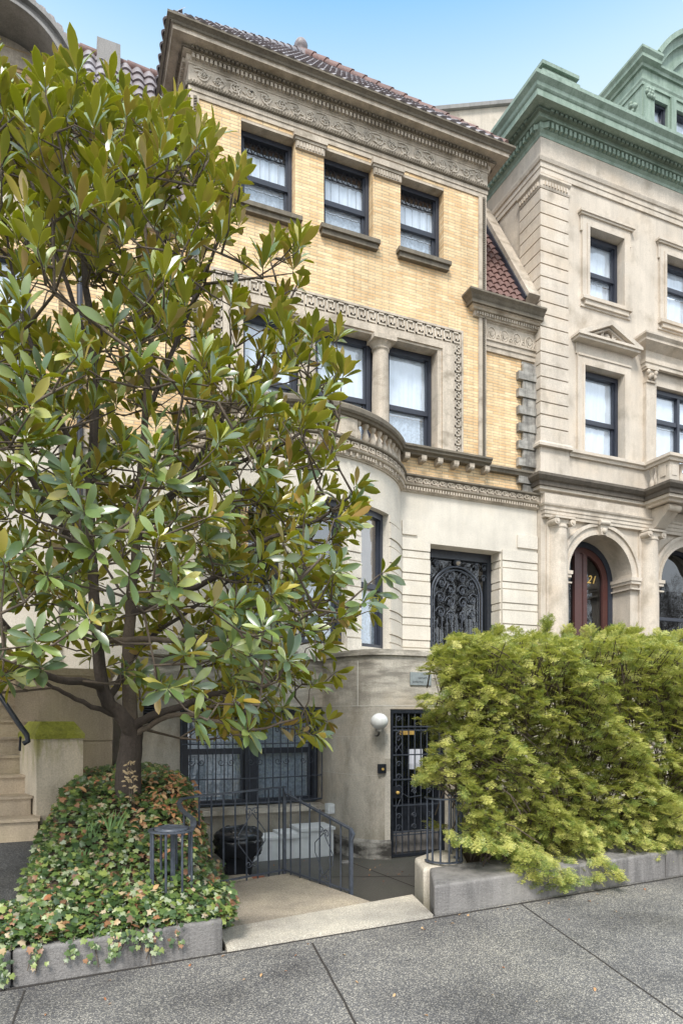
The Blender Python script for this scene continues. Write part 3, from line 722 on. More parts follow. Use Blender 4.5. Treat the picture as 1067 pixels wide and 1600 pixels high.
# basement window
BWn = window(H, LW, 1.45, 2.5, .45, 1.88, .2, upper='curtaing', lower='curtaing', meet=.55, fw=.09, name='basement_window')
window(H, LW, 2.5, 3.56, .45, 1.88, .2, upper='curtaing', lower='curtaing', meet=.55, fw=.09, name='basement_window')
s = MB(); s.pbox(LW, 1.43, 3.57, -.28, .13, .34, .415); s.build('sill', M['pier'], H)
gp = [(1.45 + 2.11 * i / 14, 9.48 - .16 * sin(pi * i / 14)) for i in range(15)]; GP = Path(gp); s = MB()
for z, r in ((.5, .016), (.86, .01), (1.36, .01), (1.72, .01), (1.86, .016)): s.tube([GP(GP.length * i / 14, 0, z) for i in range(15)], r, 5)
for i in range(19):
    l = GP.length * i / 18; s.tube([GP(l, 0, .5), GP(l, 0, 1.86)], .009, 5)
for i in (1, 4.5, 8, 11.5, 15):
    l = GP.length * (i + .7) / 18
    for hh in (-1, 1):
        for zc, up in ((1.56, 1), (1.1, -1)): s.tube(scroll(GP, min(max(l + hh * .07, .05), GP.length - .05), zc, .055, .01, 1.2, -hh, up, 12), .006, 4)
s.build('window_grille', M['irong'], BWn)
# gate
g = MB(); x0, x1, z0, z1, yg = 4.17, 5.05, -.24, 1.85, 8.36
g.box(x0, x0 + .045, yg, yg + .05, z0, z1); g.box(x1 - .045, x1, yg, yg + .05, z0, z1); g.box(x0 + .045, x1 - .045, yg, yg + .05, z1 - .05, z1); g.box(x0 + .045, x1 - .045, yg, yg + .05, z0, z0 + .04)
GT = g.build('iron_gate', M['iron'], H)
g = MB(); yy = yg + .02
for i in range(8):
    x = x0 + .1 + i * .1; g.tube([(x, yy, z0 + .03), (x, yy, z1 - .04)], .009, 5)
for z in (.06, .10, .48, .85, 1.2, 1.55, 1.60): g.box(x0 + .045, x1 - .045, yy - .022, yy - .008, z, z + .018)
def gs(c, z, r, h, v, t=1.2): g.tube([(c + h * r * (1 - .75 * k / 12) * cos(t * 2 * pi * k / 12), yy - .02, z + v * r * (1 - .75 * k / 12) * sin(t * 2 * pi * k / 12)) for k in range(13)], .007, 4)
for z in (1.72, 1.5, 1.44, 1.08, .9, .74, .68, .34, .18):
    gs(x0 + .13, z, .045, 1, 1); 
    if z in (.68, .74, .18, .34): gs(x0 + .38, z, .045, -1, 1); gs(x0 + .62, z, .045, 1, 1)
g.tube([(x0 + .08, yy - .02, .42), (x0 + .2, yy - .02, .66), (x0 + .3, yy - .02, .60), (x0 + .5, yy - .02, .62)], .007, 4)
g.tube([(x0 + .08, yy - .02, 1.25), (x0 + .18, yy - .02, 1.38)], .006, 4); g.tube([(x0 + .18, yy - .02, 1.25), (x0 + .08, yy - .02, 1.38)], .006, 4)
g.build('bars_and_scrolls', M['irong'], GT)
g = MB(); g.box(x0 + .05, x0 + .16, yg - .02, yg + .03, .60, .76); g.build('lock_plate', M['iron'], GT)
g = MB(); g.lathe((x0 + .1, yg - .035, .68), [(.02, -.02), (.03, 0), (.02, .02)], 8); g.build('lock_knob', M['gold'], GT)
g = MB(); g.box(x0, x1, yg + .16, yg + .2, .1, z1); ID = g.build('inner_door', M['iron'], H)
g = MB(); g.quad((x0 + .08, yg + .155, .5), (x1 - .08, yg + .155, .5), (x1 - .08, yg + .155, 1.75), (x0 + .08, yg + .155, 1.75)); g.build('door_glass', M['gdark'], ID)
g = MB(); g.box(x0 + .22, x0 + .46, yg + .13, yg + .15, 1.49, 1.56); g.build('letter_plate', M['gold'], ID)
g = MB(); g.box(x0 + .02, x1 - .02, yg + .14, yg + .158, -.2, .08); g.build('kick_panel', M['curb'], ID)

# ================================================================== RIGHT HOUSE
RH = thing('corner_house', 'taller buff limestone house with green copper cornice and dormer, number 21 over its arched door', 'house', (11.4, 10.4, 0))
RX, RY, RE = 8.44, 10.4, 15.2
RP = Path([(0, RY), (20, RY)])
def arch_wall(mb, s0, s1, z0, z1, arches, y, depth):
    xs = s0
    for cx, r, zs in arches:
        mb.quad((xs, y, z0), (cx - r, y, z0), (cx - r, y, z1), (xs, y, z1)); n = 24
        pts = [(cx - r * cos(pi * k / n), zs + r * sin(pi * k / n)) for k in range(n + 1)]
        for (a, b), (c, d) in zip(pts[:-1], pts[1:]):
            mb.quad((a, y, b), (c, y, d), (c, y, z1), (a, y, z1)); mb.quad((a, y, b), (a, y + depth, b), (c, y + depth, d), (c, y, d))
        mb.quad((cx - r, y, z0), (cx - r, y, zs), (cx - r, y + depth, zs), (cx - r, y + depth, z0)); mb.quad((cx + r, y, zs), (cx + r, y, z0), (cx + r, y + depth, z0), (cx + r, y + depth, zs))
        xs = cx + r
    mb.quad((xs, y, z0), (s1, y, z0), (s1, y, z1), (xs, y, z1))
s = MB()
o3 = [(9.60, 10.5, 10.15, 11.55), (11.68, 12.75, 10.15, 11.55)]; o2 = [(9.48, 10.52, 6.98, 8.78), (11.45, 13.6, 7.0, 8.75)]
s.wall(RP, RX, RE, 6.2, 13.1, o3 + o2, .3)
ARC = [(9.9, .82, 4.6), (12.35, .82, 4.6)]
arch_wall(s, RX, RE, 1.5, 6.2, ARC, RY, .6)
s.quad((RX, 22, 0), (RX, RY, 0), (RX, RY, 13.1), (RX, 22, 13.1)); s.quad((RE, RY, 0), (RE, 22, 0), (RE, 22, 13.1), (RE, RY, 13.1)); s.quad((RX, 22, 0), (RX, 22, 13.1), (RE, 22, 13.1), (RE, 22, 0)); s.quad((RX, RY, 0), (RE, RY, 0), (RE, RY, 1.5), (RX, RY, 1.5))
s.build('stone_wall', M['rstone'], RH)
s = MB(); z = 7.14
while z < 11.9:
    s.sweep([(RX, 11.0), (RX, RY), (9.08, RY)], [(-.01, z), (.045, z), (.045, z + .218), (-.01, z + .218)]); z += .243
s.build('quoins', M['rstone'], RH)
PR = [(RX, 21), (RX, RY), (RE, RY)]
s = MB()
s.sweep([(RX, 11.02), (RX, RY), (9.10, RY)], [(-.01, 11.99), (.05, 11.99), (.06, 12.02), (.06, 12.14), (.10, 12.18), (.10, 12.22), (-.01, 12.22)])
p = Path([(RX, 11.0), (RX, RY), (9.08, RY)]); l = .03
while l < p.length - .05: s.pbox(p, l, l + .035, .06, .085, 12.04, 12.12); l += .07
s.build('pilaster_capital', M['rstone'], RH); s = MB()
s.sweep([(RX, 11.02), (RX, RY), (9.12, RY)], [(-.01, 6.98), (.13, 6.98), (.13, 7.03), (.07, 7.09), (.07, 7.135), (-.01, 7.135)])
s.sweep([(RX, 11.02), (RX, RY), (9.09, RY)], [(-.01, 6.42), (.05, 6.42), (.05, 6.98), (-.01, 6.98)])
s.build('pilaster_base', M['rstone'], RH)
s = MB()
s.sweep(PR, [(-.01, 12.3), (.03, 12.3), (.03, 12.4), (.045, 12.405), (.045, 12.5), (.07, 12.51), (.09, 12.57), (.09, 12.6), (.04, 12.62), (.04, 12.98), (-.01, 12.98)])
s.build('entablature', M['rstone'], RH)
s = MB()
s.sweep(PR, [(-.02, 12.98), (.05, 12.98), (.06, 13.03), (.10, 13.07), (.10, 13.2), (.19, 13.21), (.19, 13.25), (.25, 13.29), (.25, 13.31), (-.02, 13.31)])
s.sweep(PR, [(-.02, 13.31), (.43, 13.313), (.43, 13.43), (.445, 13.44), (-.02, 13.44)])
s.sweep(PR, [(.3, 13.44), (.44, 13.443), (.46, 13.47), (.47, 13.53), (.51, 13.57), (.54, 13.60), (.54, 13.67), (.3, 13.72)])
GC = s.build('copper_cornice', M['copper'], RH)
p = Path(PR); s = MB(); l = 4; s.sweep(PR, [(.09, 13.09), (.108, 13.09), (.108, 13.18), (.09, 13.18)])
while l < p.length - .2: s.pbox(p, l, l + .062, .09, .175, 13.085, 13.19); l += .11
s.build('dentils', M['copper'], GC)
s = MB(); l = 4.0; s.sweep(PR, [(.2, 13.262), (.27, 13.262), (.27, 13.295), (.2, 13.295)])
while l < p.length - .2: s.obox(p(l + .03, .27, 13.285), (.035, 0, 0), (0, .035, 0), (0, 0, .03)); l += .11
s.build('egg_moulding', M['copperdark'], GC)
s = MB(); s.quad((RX - .4, RY - .3, 13.71), (RE, RY - .3, 13.71), (RE, 21, 14.0), (RX - .4, 21, 14.0)); s.build('roof', M['roofgrey'], RH)
s = MB(); s.box(8.22, 9.12, 10.08, 10.9, 13.70, 13.98); s.box(8.28, 9.05, 10.14, 10.84, 13.98, 14.08); s.box(8.22, 9.1, 10.08, 10.9, 14.08, 14.15); s.box(8.26, 9.06, 10.12, 10.86, 14.15, 14.2); s.build('parapet_block', M['copper'], RH)
# third floor windows with eared frames
def frame_eared(a, b, zl, zh):
    s = MB()
    s.box(a - .17, a - .0, RY - .05, RY, zl, zh); s.box(b, b + .17, RY - .05, RY, zl, zh); s.box(a - .17, b + .17, RY - .05, RY, zh, zh + .2)
    s.box(a - .06, a - .001, RY - .07, RY - .05, zl, zh); s.box(b + .001, b + .06, RY - .07, RY - .05, zl, zh); s.box(a - .06, b + .06, RY - .07, RY - .05, zh + .001, zh + .06)
    s.box(a - .23, b + .23, RY - .085, RY, zh + .2, zh + .24); s.box(a - .26, b + .26, RY - .11, RY, zh + .24, zh + .285)
    s.box(a - .21, a - .17, RY - .04, RY, zh - .1, zh + .2); s.box(b + .17, b + .21, RY - .04, RY, zh - .1, zh + .2)
    s.box(a - .19, b + .19, RY - .10, RY, zl - .07, zl); s.box(a - .12, b + .12, RY - .07, RY, zl - .16, zl - .07); s.box(a - .2, b + .2, RY - .03, RY, zl - .2, zl - .16)
    return s
for a, b, zl, zh in o3:
    frame_eared(a, b, zl, zh).build('stone_surround', M['rstone'], RH)
    window(RH, RP, a, b, zl, zh - .02, .16, meet=.46 if a < 11 else .62, upper='curtain', lower='curtain')
a, b, zl, zh = o2[0]
s = MB()
s.box(a - .17, a, RY - .05, RY, zl, zh); s.box(b, b + .17, RY - .05, RY, zl, zh); s.box(a - .17, b + .17, RY - .05, RY, zh, zh + .16); s.box(a - .17, b + .17, RY - .07, RY, zh + .16, zh + .2)
s.box(a - .05, a - .001, RY - .065, RY - .05, zl, zh); s.box(b + .001, b + .05, RY - .065, RY - .05, zl, zh)
s.box(a - .2, b + .2, RY - .03, RY, zh + .2, zh + .42)
s.build('stone_surround', M['rstone'], RH)
window(RH, RP, a, b, zl, zh - .02, .16, meet=.44, upper='curtain', lower=None)
s = MB(); s.box(10.22, 10.36, RY + .3, RY + .33, 6.98, 7.72); s.build('wooden_shutter', M['wood'], RH)
# pediment
s = MB(); zb = zh + .42; c = 10.0; hw = .80
s.box(c - hw, c + hw, RY - .2, RY, zb, zb + .05); s.box(c - hw - .03, c + hw + .03, RY - .24, RY, zb + .05, zb + .1)
for sx in (-1, 1):
    s.poly([(c + sx * (hw + .03), zb + .1), (c, zb + .48), (c, zb + .38), (c + sx * (hw - .18), zb + .1)][::sx], RY - .24, RY)
    s.poly([(c + sx * (hw - .22), zb + .1), (c, zb + .36), (c, zb + .32), (c + sx * (hw - .3), zb + .1)][::sx], RY - .16, RY)
PDM = s.build('pediment', M['rstone'], RH)
s = MB(); yy = RY - .12; P_ = RP
s.tube([(c + .13 * cos(k * pi / 8), yy, zb + .22 + .12 * sin(k * pi / 8)) for k in range(17)], .022, 6)
for k in range(14):
    a_ = k / 14 * 2 * pi; s.tube([(c + .15 * cos(a_), yy, zb + .22 + .13 * sin(a_)), (c + .2 * cos(a_ + .3), yy - .02, zb + .22 + (.17 if sin(a_) > 0 else .11) * sin(a_ + .3))], [.025, .012], 5)
s.lathe((c, RY - .06, zb + .2), [(.01, -.08), (.07, -.05), (.09, 0), (.06, .06), (.01, .09)], 10); s.build('carved_wreath', M['rstone'], PDM)
# right hand bay of the second floor
a, b, zl, zh = o2[1]
s = MB(); s.box(11.08, 11.32, RY - .08, RY, 7.1, 8.72); s.box(11.05, 11.35, RY - .11, RY, 7.03, 7.12)
s.build('bay_pilaster', M['rstone'], RH)
s = MB(); s.box(11.1, 11.3, RY - .1, RY, 8.78, 8.98); s.box(11.04, 11.36, RY - .14, RY, 8.98, 9.03); s.box(11.07, 11.33, RY - .11, RY, 8.72, 8.76)
for xx, zz in ((11.1, 8.92), (11.3, 8.92), (11.13, 8.82), (11.2, 8.86), (11.27, 8.82)): s.lathe((xx, RY - .12, zz), [(.015, -.05), (.04, -.02), (.045, .02), (.02, .05)], 8)
s.build('carved_capital', M['rstone'], RH)
s = MB(); EP = [(11.04, RY), (11.04, RY - .1), (14.2, RY - .1)]
s.sweep(EP, [(-.05, 9.03), (.02, 9.03), (.02, 9.1), (.04, 9.11), (.04, 9.2), (.01, 9.22), (.01, 9.36), (.08, 9.4), (.20, 9.46), (.20, 9.51), (.25, 9.56), (.25, 9.6), (-.1, 9.64)]); s.build('bay_entablature', M['rstone'], RH)
window(RH, RP, a, b, zl, zh - .02, .12, meet=.62, upper='curtain', lower='curtain', mull=[12.2, 12.9], fw=.07)
# sill string and black ledge, balcony
s = MB(); s.sweep([(9.1, RY), (11.12, RY), (11.12, 9.78), (14.2, 9.78)], [(-.02, 6.90), (.05, 6.90), (.06, 6.95), (.10, 6.97), (.10, 7.03), (-.08, 7.03)]); s.build('sill_string', M['rstone'], RH)
s = MB(); BP2 = [(RX, 11.6), (RX, RY), (11.1, RY), (11.1, 9.78), (14.2, 9.78)]
s.sweep(BP2, [(-.05, 6.08), (.03, 6.08), (.05, 6.12), (.12, 6.14), (.12, 6.2), (-.05, 6.2)]); s.build('ledge_bed', M['rstone'], RH)
s = MB(); s.sweep(BP2, [(-.05, 6.2), (.16, 6.203), (.16, 6.28), (.20, 6.30), (.25, 6.36), (.25, 6.41), (-.05, 6.43)]); s.build('blackened_ledge', M['rdark'], RH)
s = MB(); s.polyz([(11.1, 9.8), (14.2, 9.8), (14.2, 10.4), (11.1, 10.4)], 6.1, 6.4); s.build('balcony_slab', M['rstone'], RH)
BPx = Path([(11.12, 10.38), (11.12, 9.80), (14.2, 9.80)])
s = MB(); s.pbox(BPx, .34, .58, -.2, .02, 6.42, 6.9); s.pbox(BPx, .58, .84, -.2, .02, 6.42, 6.9)
for l0, l1 in ((.4, .53), (.64, .78)): s.pbox(BPx, l0, l1, .02, .03, 6.62, 6.84)
s.build('balcony_pier', M['rstone'], RH)
for l in (.12, .26, .98, 1.12, 1.26, 1.4, 1.54, 1.68):
    p = BPx(l, -.06, 0); s = MB(); s.lathe((p.x, p.y, 0), [(.06, 6.42), (.06, 6.46), (.035, 6.48), (.06, 6.56), (.055, 6.62), (.03, 6.7), (.03, 6.76), (.05, 6.82), (.055, 6.9)], 10); s.build('baluster', M['rstone'], RH)
for xx in (11.2, 13.2):
    s = MB()
    prof = [(10.4, 5.66), (10.36, 5.62), (10.2, 5.68), (10.0, 5.85), (9.9, 5.93), (9.84, 6.0), (9.86, 6.075), (10.4, 6.075)]
    m = len(prof); vs = [(xx, y, z) for y, z in prof] + [(xx + .3, y, z) for y, z in prof]
    s.add(vs, [tuple(range(m))[::-1], tuple(range(m, 2 * m))] + [(i, (i + 1) % m, (i + 1) % m + m, i + m) for i in range(m)])
    s.tube([(xx - .02, 9.9, 6.0), (xx + .32, 9.9, 6.0)], .075, 12); s.tube([(xx - .02, 10.33, 5.7), (xx + .32, 10.33, 5.7)], .06, 12)
    s.build('scroll_corbel', M['rstone'], RH)
# ground storey order
s = MB(); G1 = [(RX + .02, RY + .0), (RX + .02, RY - .09), (RE, RY - .09)]
s.sweep(G1, [(-.09, 5.62), (.0, 5.62), (.0, 5.68), (.015, 5.685), (.015, 5.75), (.03, 5.755), (.03, 5.82), (.06, 5.84), (.07, 5.87), (.0, 5.88), (.0, 6.08), (-.09, 6.08)]); s.build('ground_entablature', M['rstone'], RH)
for xc in (8.82, 11.2):
    s = MB(); s.lathe((xc, RY - .01, 0), [(.215, 1.6), (.215, 4.0), (.19, 5.42)], 20); s.box(xc - .26, xc + .26, RY - .03, RY, 1.6, 5.6)
    CLM = s.build('half_column', M['rstone'], RH)
    s = MB(); s.box(xc - .24, xc + .24, RY - .26, RY, 5.58, 5.619); s.box(xc - .17, xc + .17, RY - .2, RY, 5.5, 5.58); s.lathe((xc, RY - .01, 0), [(.2, 5.42), (.215, 5.44), (.2, 5.46), (.2, 5.5)], 16)
    for sx in (-1, 1): s.tube([(xc + sx * .19, RY - .25, 5.52), (xc + sx * .19, RY - .0, 5.52)], .065, 12); s.tube([(xc + sx * .19, RY - .265, 5.52), (xc + sx * .19, RY - .25, 5.52)], .03, 8)
    s.build('scrolled_capital', M['rstone'], CLM)
for cx, r, zs in ARC:
    s = MB(); n = 28
    for r0, r1, o in ((r, r + .06, .055), (r + .06, r + .16, .035), (r + .16, r + .23, .075)):
        for k in range(n):
            a0, a1 = pi * k / n, pi * (k + 1) / n
            q_ = [(cx - r_ * cos(a_), zs + r_ * sin(a_)) for r_, a_ in ((r0, a0), (r1, a0), (r1, a1), (r0, a1))]
            s.poly([q_[0], q_[3], q_[2], q_[1]], RY - o, RY)
    s.build('archivolt', M['rstone'], RH)
    s = MB(); s.poly([(cx - .07, zs + r - .02), (cx + .07, zs + r - .02), (cx + .11, zs + r + .28), (cx - .11, zs + r + .28)], RY - .13, RY); s.tube([(cx - .12, RY - .14, zs + r + .22), (cx + .12, RY - .14, zs + r + .22)], .045, 10); s.lathe((cx, RY - .13, zs + r + .06), [(.02, -.06), (.05, -.03), (.055, .02), (.02, .06)], 10); s.build('keystone', M['rstone'], RH)
    for sx in (-1, 1):
        e = cx + sx * r; x0, x1 = (e - .2, e + .03) if sx < 0 else (e - .03, e + .2)
        s = MB()
        for zz0, zz1, gx in ((zs - .04, zs + .03, .035), (zs - .1, zs - .04, .015), (zs - .22, zs - .19, .02)):
            s.box(x0 - gx, x1 + gx, RY - .06 - gx, RY + .58, zz0, zz1)
        s.build('impost', M['rstone'], RH)
# door 21
s = MB(); cx, r, zs = ARC[0]; yy = RY + .5; n = 24
def archfill(mb, cx, r0, r1, zs, z0, y0, y1, n=24):
    for k in range(n):
        a0, a1 = pi * k / n, pi * (k + 1) / n
        mb.poly([(cx - r0 * cos(a0), zs + r0 * sin(a0)), (cx - r0 * cos(a1), zs + r0 * sin(a1)), (cx - r1 * cos(a1), zs + r1 * sin(a1)), (cx - r1 * cos(a0), zs + r1 * sin(a0))], y0, y1)
    for sx in (-1, 1):
        mb.box(min(cx + sx * r0, cx + sx * r1), max(cx + sx * r0, cx + sx * r1), y0, y1, z0, zs)
archfill(s, cx, .70, .84, zs, 2.6, yy - .02, yy + .1); AF = s.build('arched_frame', M['frame'], RH)
s = MB(); archfill(s, cx, .56, .70, zs, 2.6, yy, yy + .08); s.box(cx - .20, cx - .06, yy - .02, yy + .07, 2.6, 5.16); s.box(cx - .055, cx + .02, yy + .0, yy + .07, 2.6, 5.18); s.box(cx + .025, cx + .13, yy - .015, yy + .07, 2.6, 5.16)
DO = s.build('front_door', M['maroon'], RH)
s = MB(); s.quad((cx - .6, yy + .045, 2.6), (cx + .6, yy + .045, 2.6), (cx + .6, yy + .045, 5.25), (cx - .6, yy + .045, 5.25)); s.build('door_glass', M['gdark'], DO)
s = MB(); s.quad((cx - .8, yy + .4, 2.4), (cx + .8, yy + .4, 2.4), (cx + .8, yy + .4, 5.6), (cx - .8, yy + .4, 5.6)); s.build('dark_hall', M['room'], DO)
def text(name, body, size, loc, mat, par, rot=(pi / 2, 0, 0), ext=.008):
    cu = bpy.data.curves.new(name, 'FONT'); cu.body = body; cu.size = size; cu.extrude = ext; cu.align_x = 'CENTER'; cu.shear = .35
    t = bpy.data.objects.new(name, cu); COL.objects.link(t)
    dg = bpy.context.evaluated_depsgraph_get(); me = bpy.data.meshes.new_from_object(t.evaluated_get(dg)); bpy.data.objects.remove(t)
    me.name = name; me.materials.clear(); me.materials.append(mat)
    o = bpy.data.objects.new(name, me); COL.objects.link(o); o.rotation_euler = rot
    if par is not None: o.parent = par; org = Vector(par['_o']); o['_o'] = par['_o']; o.location = Vector(loc) - org
    else: o.location = loc
    return o
pt = at(922, 911, Y=yy + .0)
text('house_number', '21', .24, (pt.x + .03, yy + .03, pt.z), M['gold'], DO)
# arched window
cx = ARC[1][0]; s = MB(); archfill(s, cx, .74, .84, zs, 2.4, yy - .2, yy - .1); s.box(cx - .74, cx + .74, yy - .18, yy - .11, 3.86, 3.93)
AWN = s.build('arched_window', M['frame'], RH)
s = MB(); s.quad((cx - .8, yy - .15, 2.4), (cx + .8, yy - .15, 2.4), (cx + .8, yy - .15, 5.5), (cx - .8, yy - .15, 5.5)); s.build('window_glass', M['gdark'], AWN)
s = MB(); s.quad((cx - .9, yy + .1, 2.0), (cx + .9, yy + .1, 2.0), (cx + .9, yy + .1, 5.5), (cx - .9, yy + .1, 5.5)); s.build('dark_room', M['room'], AWN)
s = MB(); s.box(cx - 1.7, cx - 1.6, yy - .3, yy - .2, 3.55, 3.68); s.build('intercom_box', M['iron'], RH)
# copper dormer
DX, DY = 11.58, 10.9
s = MB(); DPt = Path([(0, DY), (20, DY)])
s.wall(DPt, DX, 16.2, 13.6, 16.0, [(11.92, 12.34, 14.1, 15.42), (12.6, 13.5, 14.1, 15.42)], .2)
s.quad((DX, 15, 13.6), (DX, DY, 13.6), (DX, DY, 16.0), (DX, 15, 16.0)); s.quad((DX, DY, 16.0), (16.2, DY, 16.0), (16.2, 15, 16.0), (DX, 15, 16.0))
n = 24; ccx, ccz, rr = 13.9, 15.05, 2.2
pts = [(ccx - rr * cos(pi * k / n), ccz + rr * sin(pi * k / n)) for k in range(n + 1)]; pts = [p for p in pts if p[1] > 15.95]
s.poly(pts, DY, 14.5)
DM = s.build('dormer', M['copper'], RH)
s = MB()
for r0, r1, o in ((2.15, 2.3, .1), (2.3, 2.4, .2), (1.85, 1.93, .06)):
    for k in range(40):
        a0, a1 = pi * k / 40, pi * (k + 1) / 40
        if ccz + r0 * sin(a0) < 16.1 or ccz + r0 * sin(a1) < 16.1: continue
        s.poly([(ccx - r0 * cos(a0), ccz + r0 * sin(a0)), (ccx - r0 * cos(a1), ccz + r0 * sin(a1)), (ccx - r1 * cos(a1), ccz + r1 * sin(a1)), (ccx - r1 * cos(a0), ccz + r1 * sin(a0))], DY - o, 14.5 if o > .15 else DY)
s.build('arched_hood', M['copper'], DM)
s = MB(); DC = [(DX, 15), (DX, DY), (12.0, DY)]
s.sweep(DC, [(-.02, 15.98), (.05, 15.98), (.06, 16.04), (.15, 16.07), (.15, 16.14), (.2, 16.2), (.2, 16.25), (-.02, 16.28)])
s.sweep([(12.0, DY), (16.2, DY)], [(-.02, 15.98), (.04, 15.98), (.05, 16.04), (.10, 16.07), (.10, 16.12), (-.02, 16.12)])
s.sweep([(DX, 15), (DX, DY), (16.2, DY)], [(-.02, 15.6), (.03, 15.6), (.03, 15.66), (.05, 15.7), (.05, 15.74), (-.02, 15.74)])
s.build('dormer_cornice', M['copper'], DM)
s = MB(); s.box(DX + .02, 11.88, DY - .06, DY, 13.7, 15.6); s.box(12.4, 12.55, DY - .05, DY, 13.7, 15.6)
for k in range(22):
    zz = 14.3 + 1.2 * k / 22; s.lathe((DX - .005, 11.15 + .08 * sin(k * 1.3), zz), [(.01, -.05), (.05, -.03), (.06, .01), (.035, .04), (.01, .05)], 8)
for k in range(9): s.lathe((11.64 + .024 * k, DY - .07, 15.42 + .08 * sin(k * 2.1)), [(.01, -.05), (.04, -.03), (.05, .01), (.03, .04), (.01, .05)], 8)
s.build('carved_dormer_pilaster', M['copper'], DM)
window(DM, DPt, 11.92, 12.34, 14.1, 15.42, .1, upper='curtain', lower='curtain', fw=.05); window(DM, DPt, 12.6, 13.5, 14.1, 15.42, .1, upper='curtain', lower='curtain', fw=.05)

# rear wall seen over the roofs
g = thing('rear_building', 'grey stuccoed rear wall rising behind the tiled roof between the two houses', 'building', (10, 15, 0))
s = MB(); s.poly([(8.7, 0), (13, 0), (13, 19.3), (8.7, 17.45)], 15, 20); s.build('wall', M['rstone'], g); s = MB(); s.poly([(8.62, 17.42), (13, 19.31), (13, 19.41), (8.62, 17.52)], 14.9, 20.1); s.build('coping', M['roofgrey'], g)

# ================================================================== LEFT HOUSE
LH = thing('neighbour_house', 'yellow brick house at the left edge with an arched grey roof hood', 'house', (-1, 10.5, 0))
LP = Path([(-20, 10.5), (20, 10.5)]); sh = 20
s = MB(); s.wall(LP, sh - 6.5, sh - .16, 5.9, 11.3, [(sh - 1.65, sh - .53, 6.5, 8.42), (sh - 1.6, sh - .62, 9.9, 10.98)], .3)
s.quad((-.16, 10.5, 5.9), (-.16, 18, 5.9), (-.16, 18, 11.3), (-.16, 10.5, 11.3))
s.wall(Path([(-20, 10.62), (20, 10.62)]), sh - .16, sh + 1.74, 5.8, 9.6, [], .1)
s.build('brick_wall', M['brick'], LH)
s = MB(); s.box(-6.5, -.16, 10.5, 10.8, 0, 5.9); s.box(-.16, 1.74, 10.6, 10.9, 0, 5.8); s.build('stone_base', M['base'], LH)
s = MB(); s.sweep([(-6.5, 10.5), (-.16, 10.5), (-.16, 11)], [(-.02, 5.85), (.05, 5.85), (.1, 5.95), (.1, 6.08), (-.02, 6.1)])
s.sweep([(-6.5, 10.5), (-.16, 10.5), (-.16, 11)], [(-.02, 8.62), (.04, 8.62), (.04, 8.9), (.08, 8.93), (.08, 9.05), (.03, 9.07), (.03, 9.3), (.14, 9.4), (.14, 9.46), (-.02, 9.48)])
s.box(-6.5, -.16, 10.47, 10.5, 11.02, 11.25)
s.box(-.16, 1.74, 10.56, 10.62, 5.78, 6.05); s.box(-1.75, -.45, 10.40, 10.5, 6.4, 6.5)
s.sweep([(-.16, 10.6), (1.74, 10.6)], [(-.02, 9.3), (.05, 9.3), (.08, 9.4), (.2, 9.45), (.22, 9.6), (-.02, 9.62)])
s.build('stone_bands', M['trim'], LH)
window(LH, LP, sh - 1.65, sh - .53, 6.5, 8.42, .15, meet=.45); window(LH, LP, sh - 1.6, sh - .62, 9.9, 10.98, .15, lattice=True)
# arched hood
s = MB(); hx, hz = -.95, 10.5; n = 30
for r0, r1, y0 in ((.93, .97, 9.93), (.97, 1.06, 9.98), (1.06, 1.12, 9.9)):
    for k in range(n):
        a0, a1 = pi * k / n, pi * (k + 1) / n
        s.poly([(hx - r0 * cos(a0), hz + r0 * sin(a0)), (hx - r0 * cos(a1), hz + r0 * sin(a1)), (hx - r1 * cos(a1), hz + r1 * sin(a1)), (hx - r1 * cos(a0), hz + r1 * sin(a0))], y0, 12)
HD = s.build('arched_hood', M['roofgrey'], LH)
s = MB(); pts = [(hx - .93 * cos(pi * k / n), hz + .93 * sin(pi * k / n)) for k in range(n + 1)]; s.poly([p for p in pts], 10.515, 10.6); s.build('hood_gable', M['trim'], LH)
s = MB()
for k in range(9, 26):
    a0 = pi * k / 27
    for y0 in (10.0, 10.35, 10.7, 11.05):
        c = Vector((hx - 1.15 * cos(a0), y0, hz + 1.15 * sin(a0))); s.tube([c, c + Vector((0, .36, .01))], [.075, .06], 8)
s.build('hood_tiles', M['tile'], HD)
lv = Vector((0, 1.75, 3.55)); s = MB(); s.quad((-.6, 10.45, 9.6), (1.72, 10.45, 9.6), (1.72, 12.2, 13.15), (-.6, 12.2, 13.15)); s.quad((-.6, 12.2, 13.15), (1.72, 12.2, 13.15), (1.72, 18, 13.1), (-.6, 18, 13.1)); LR = s.build('roof', M['tile'], LH)
tile_roof('roof_tiles', 'tile', LR, (-.6, 10.42, 9.62), (1, 0, 0), lv, 2.3, 3.95, lambda a, b: b < 3.9 and a < 2.3, tw=.2, tl=.25)
s = MB(); ridge(s, (-.6, 12.2, 13.2), (1.72, 12.2, 13.2), .09); s.build('ridge_tiles', M['tiler'], LR)
s = MB(); s.box(.42, .80, 12.0, 12.9, 10.5, 13.36); s.build('party_parapet', M['roofgrey'], LH)
s = MB(); s.tube([(.13, 10.54, 9.3), (.13, 10.54, 5.0)], .045, 8)
for z in (8.6, 7.2, 6.2): s.lathe((.13, 10.54, z), [(.055, -.03), (.055, .03)], 8)
s.build('downpipe', M['frame'], LH)

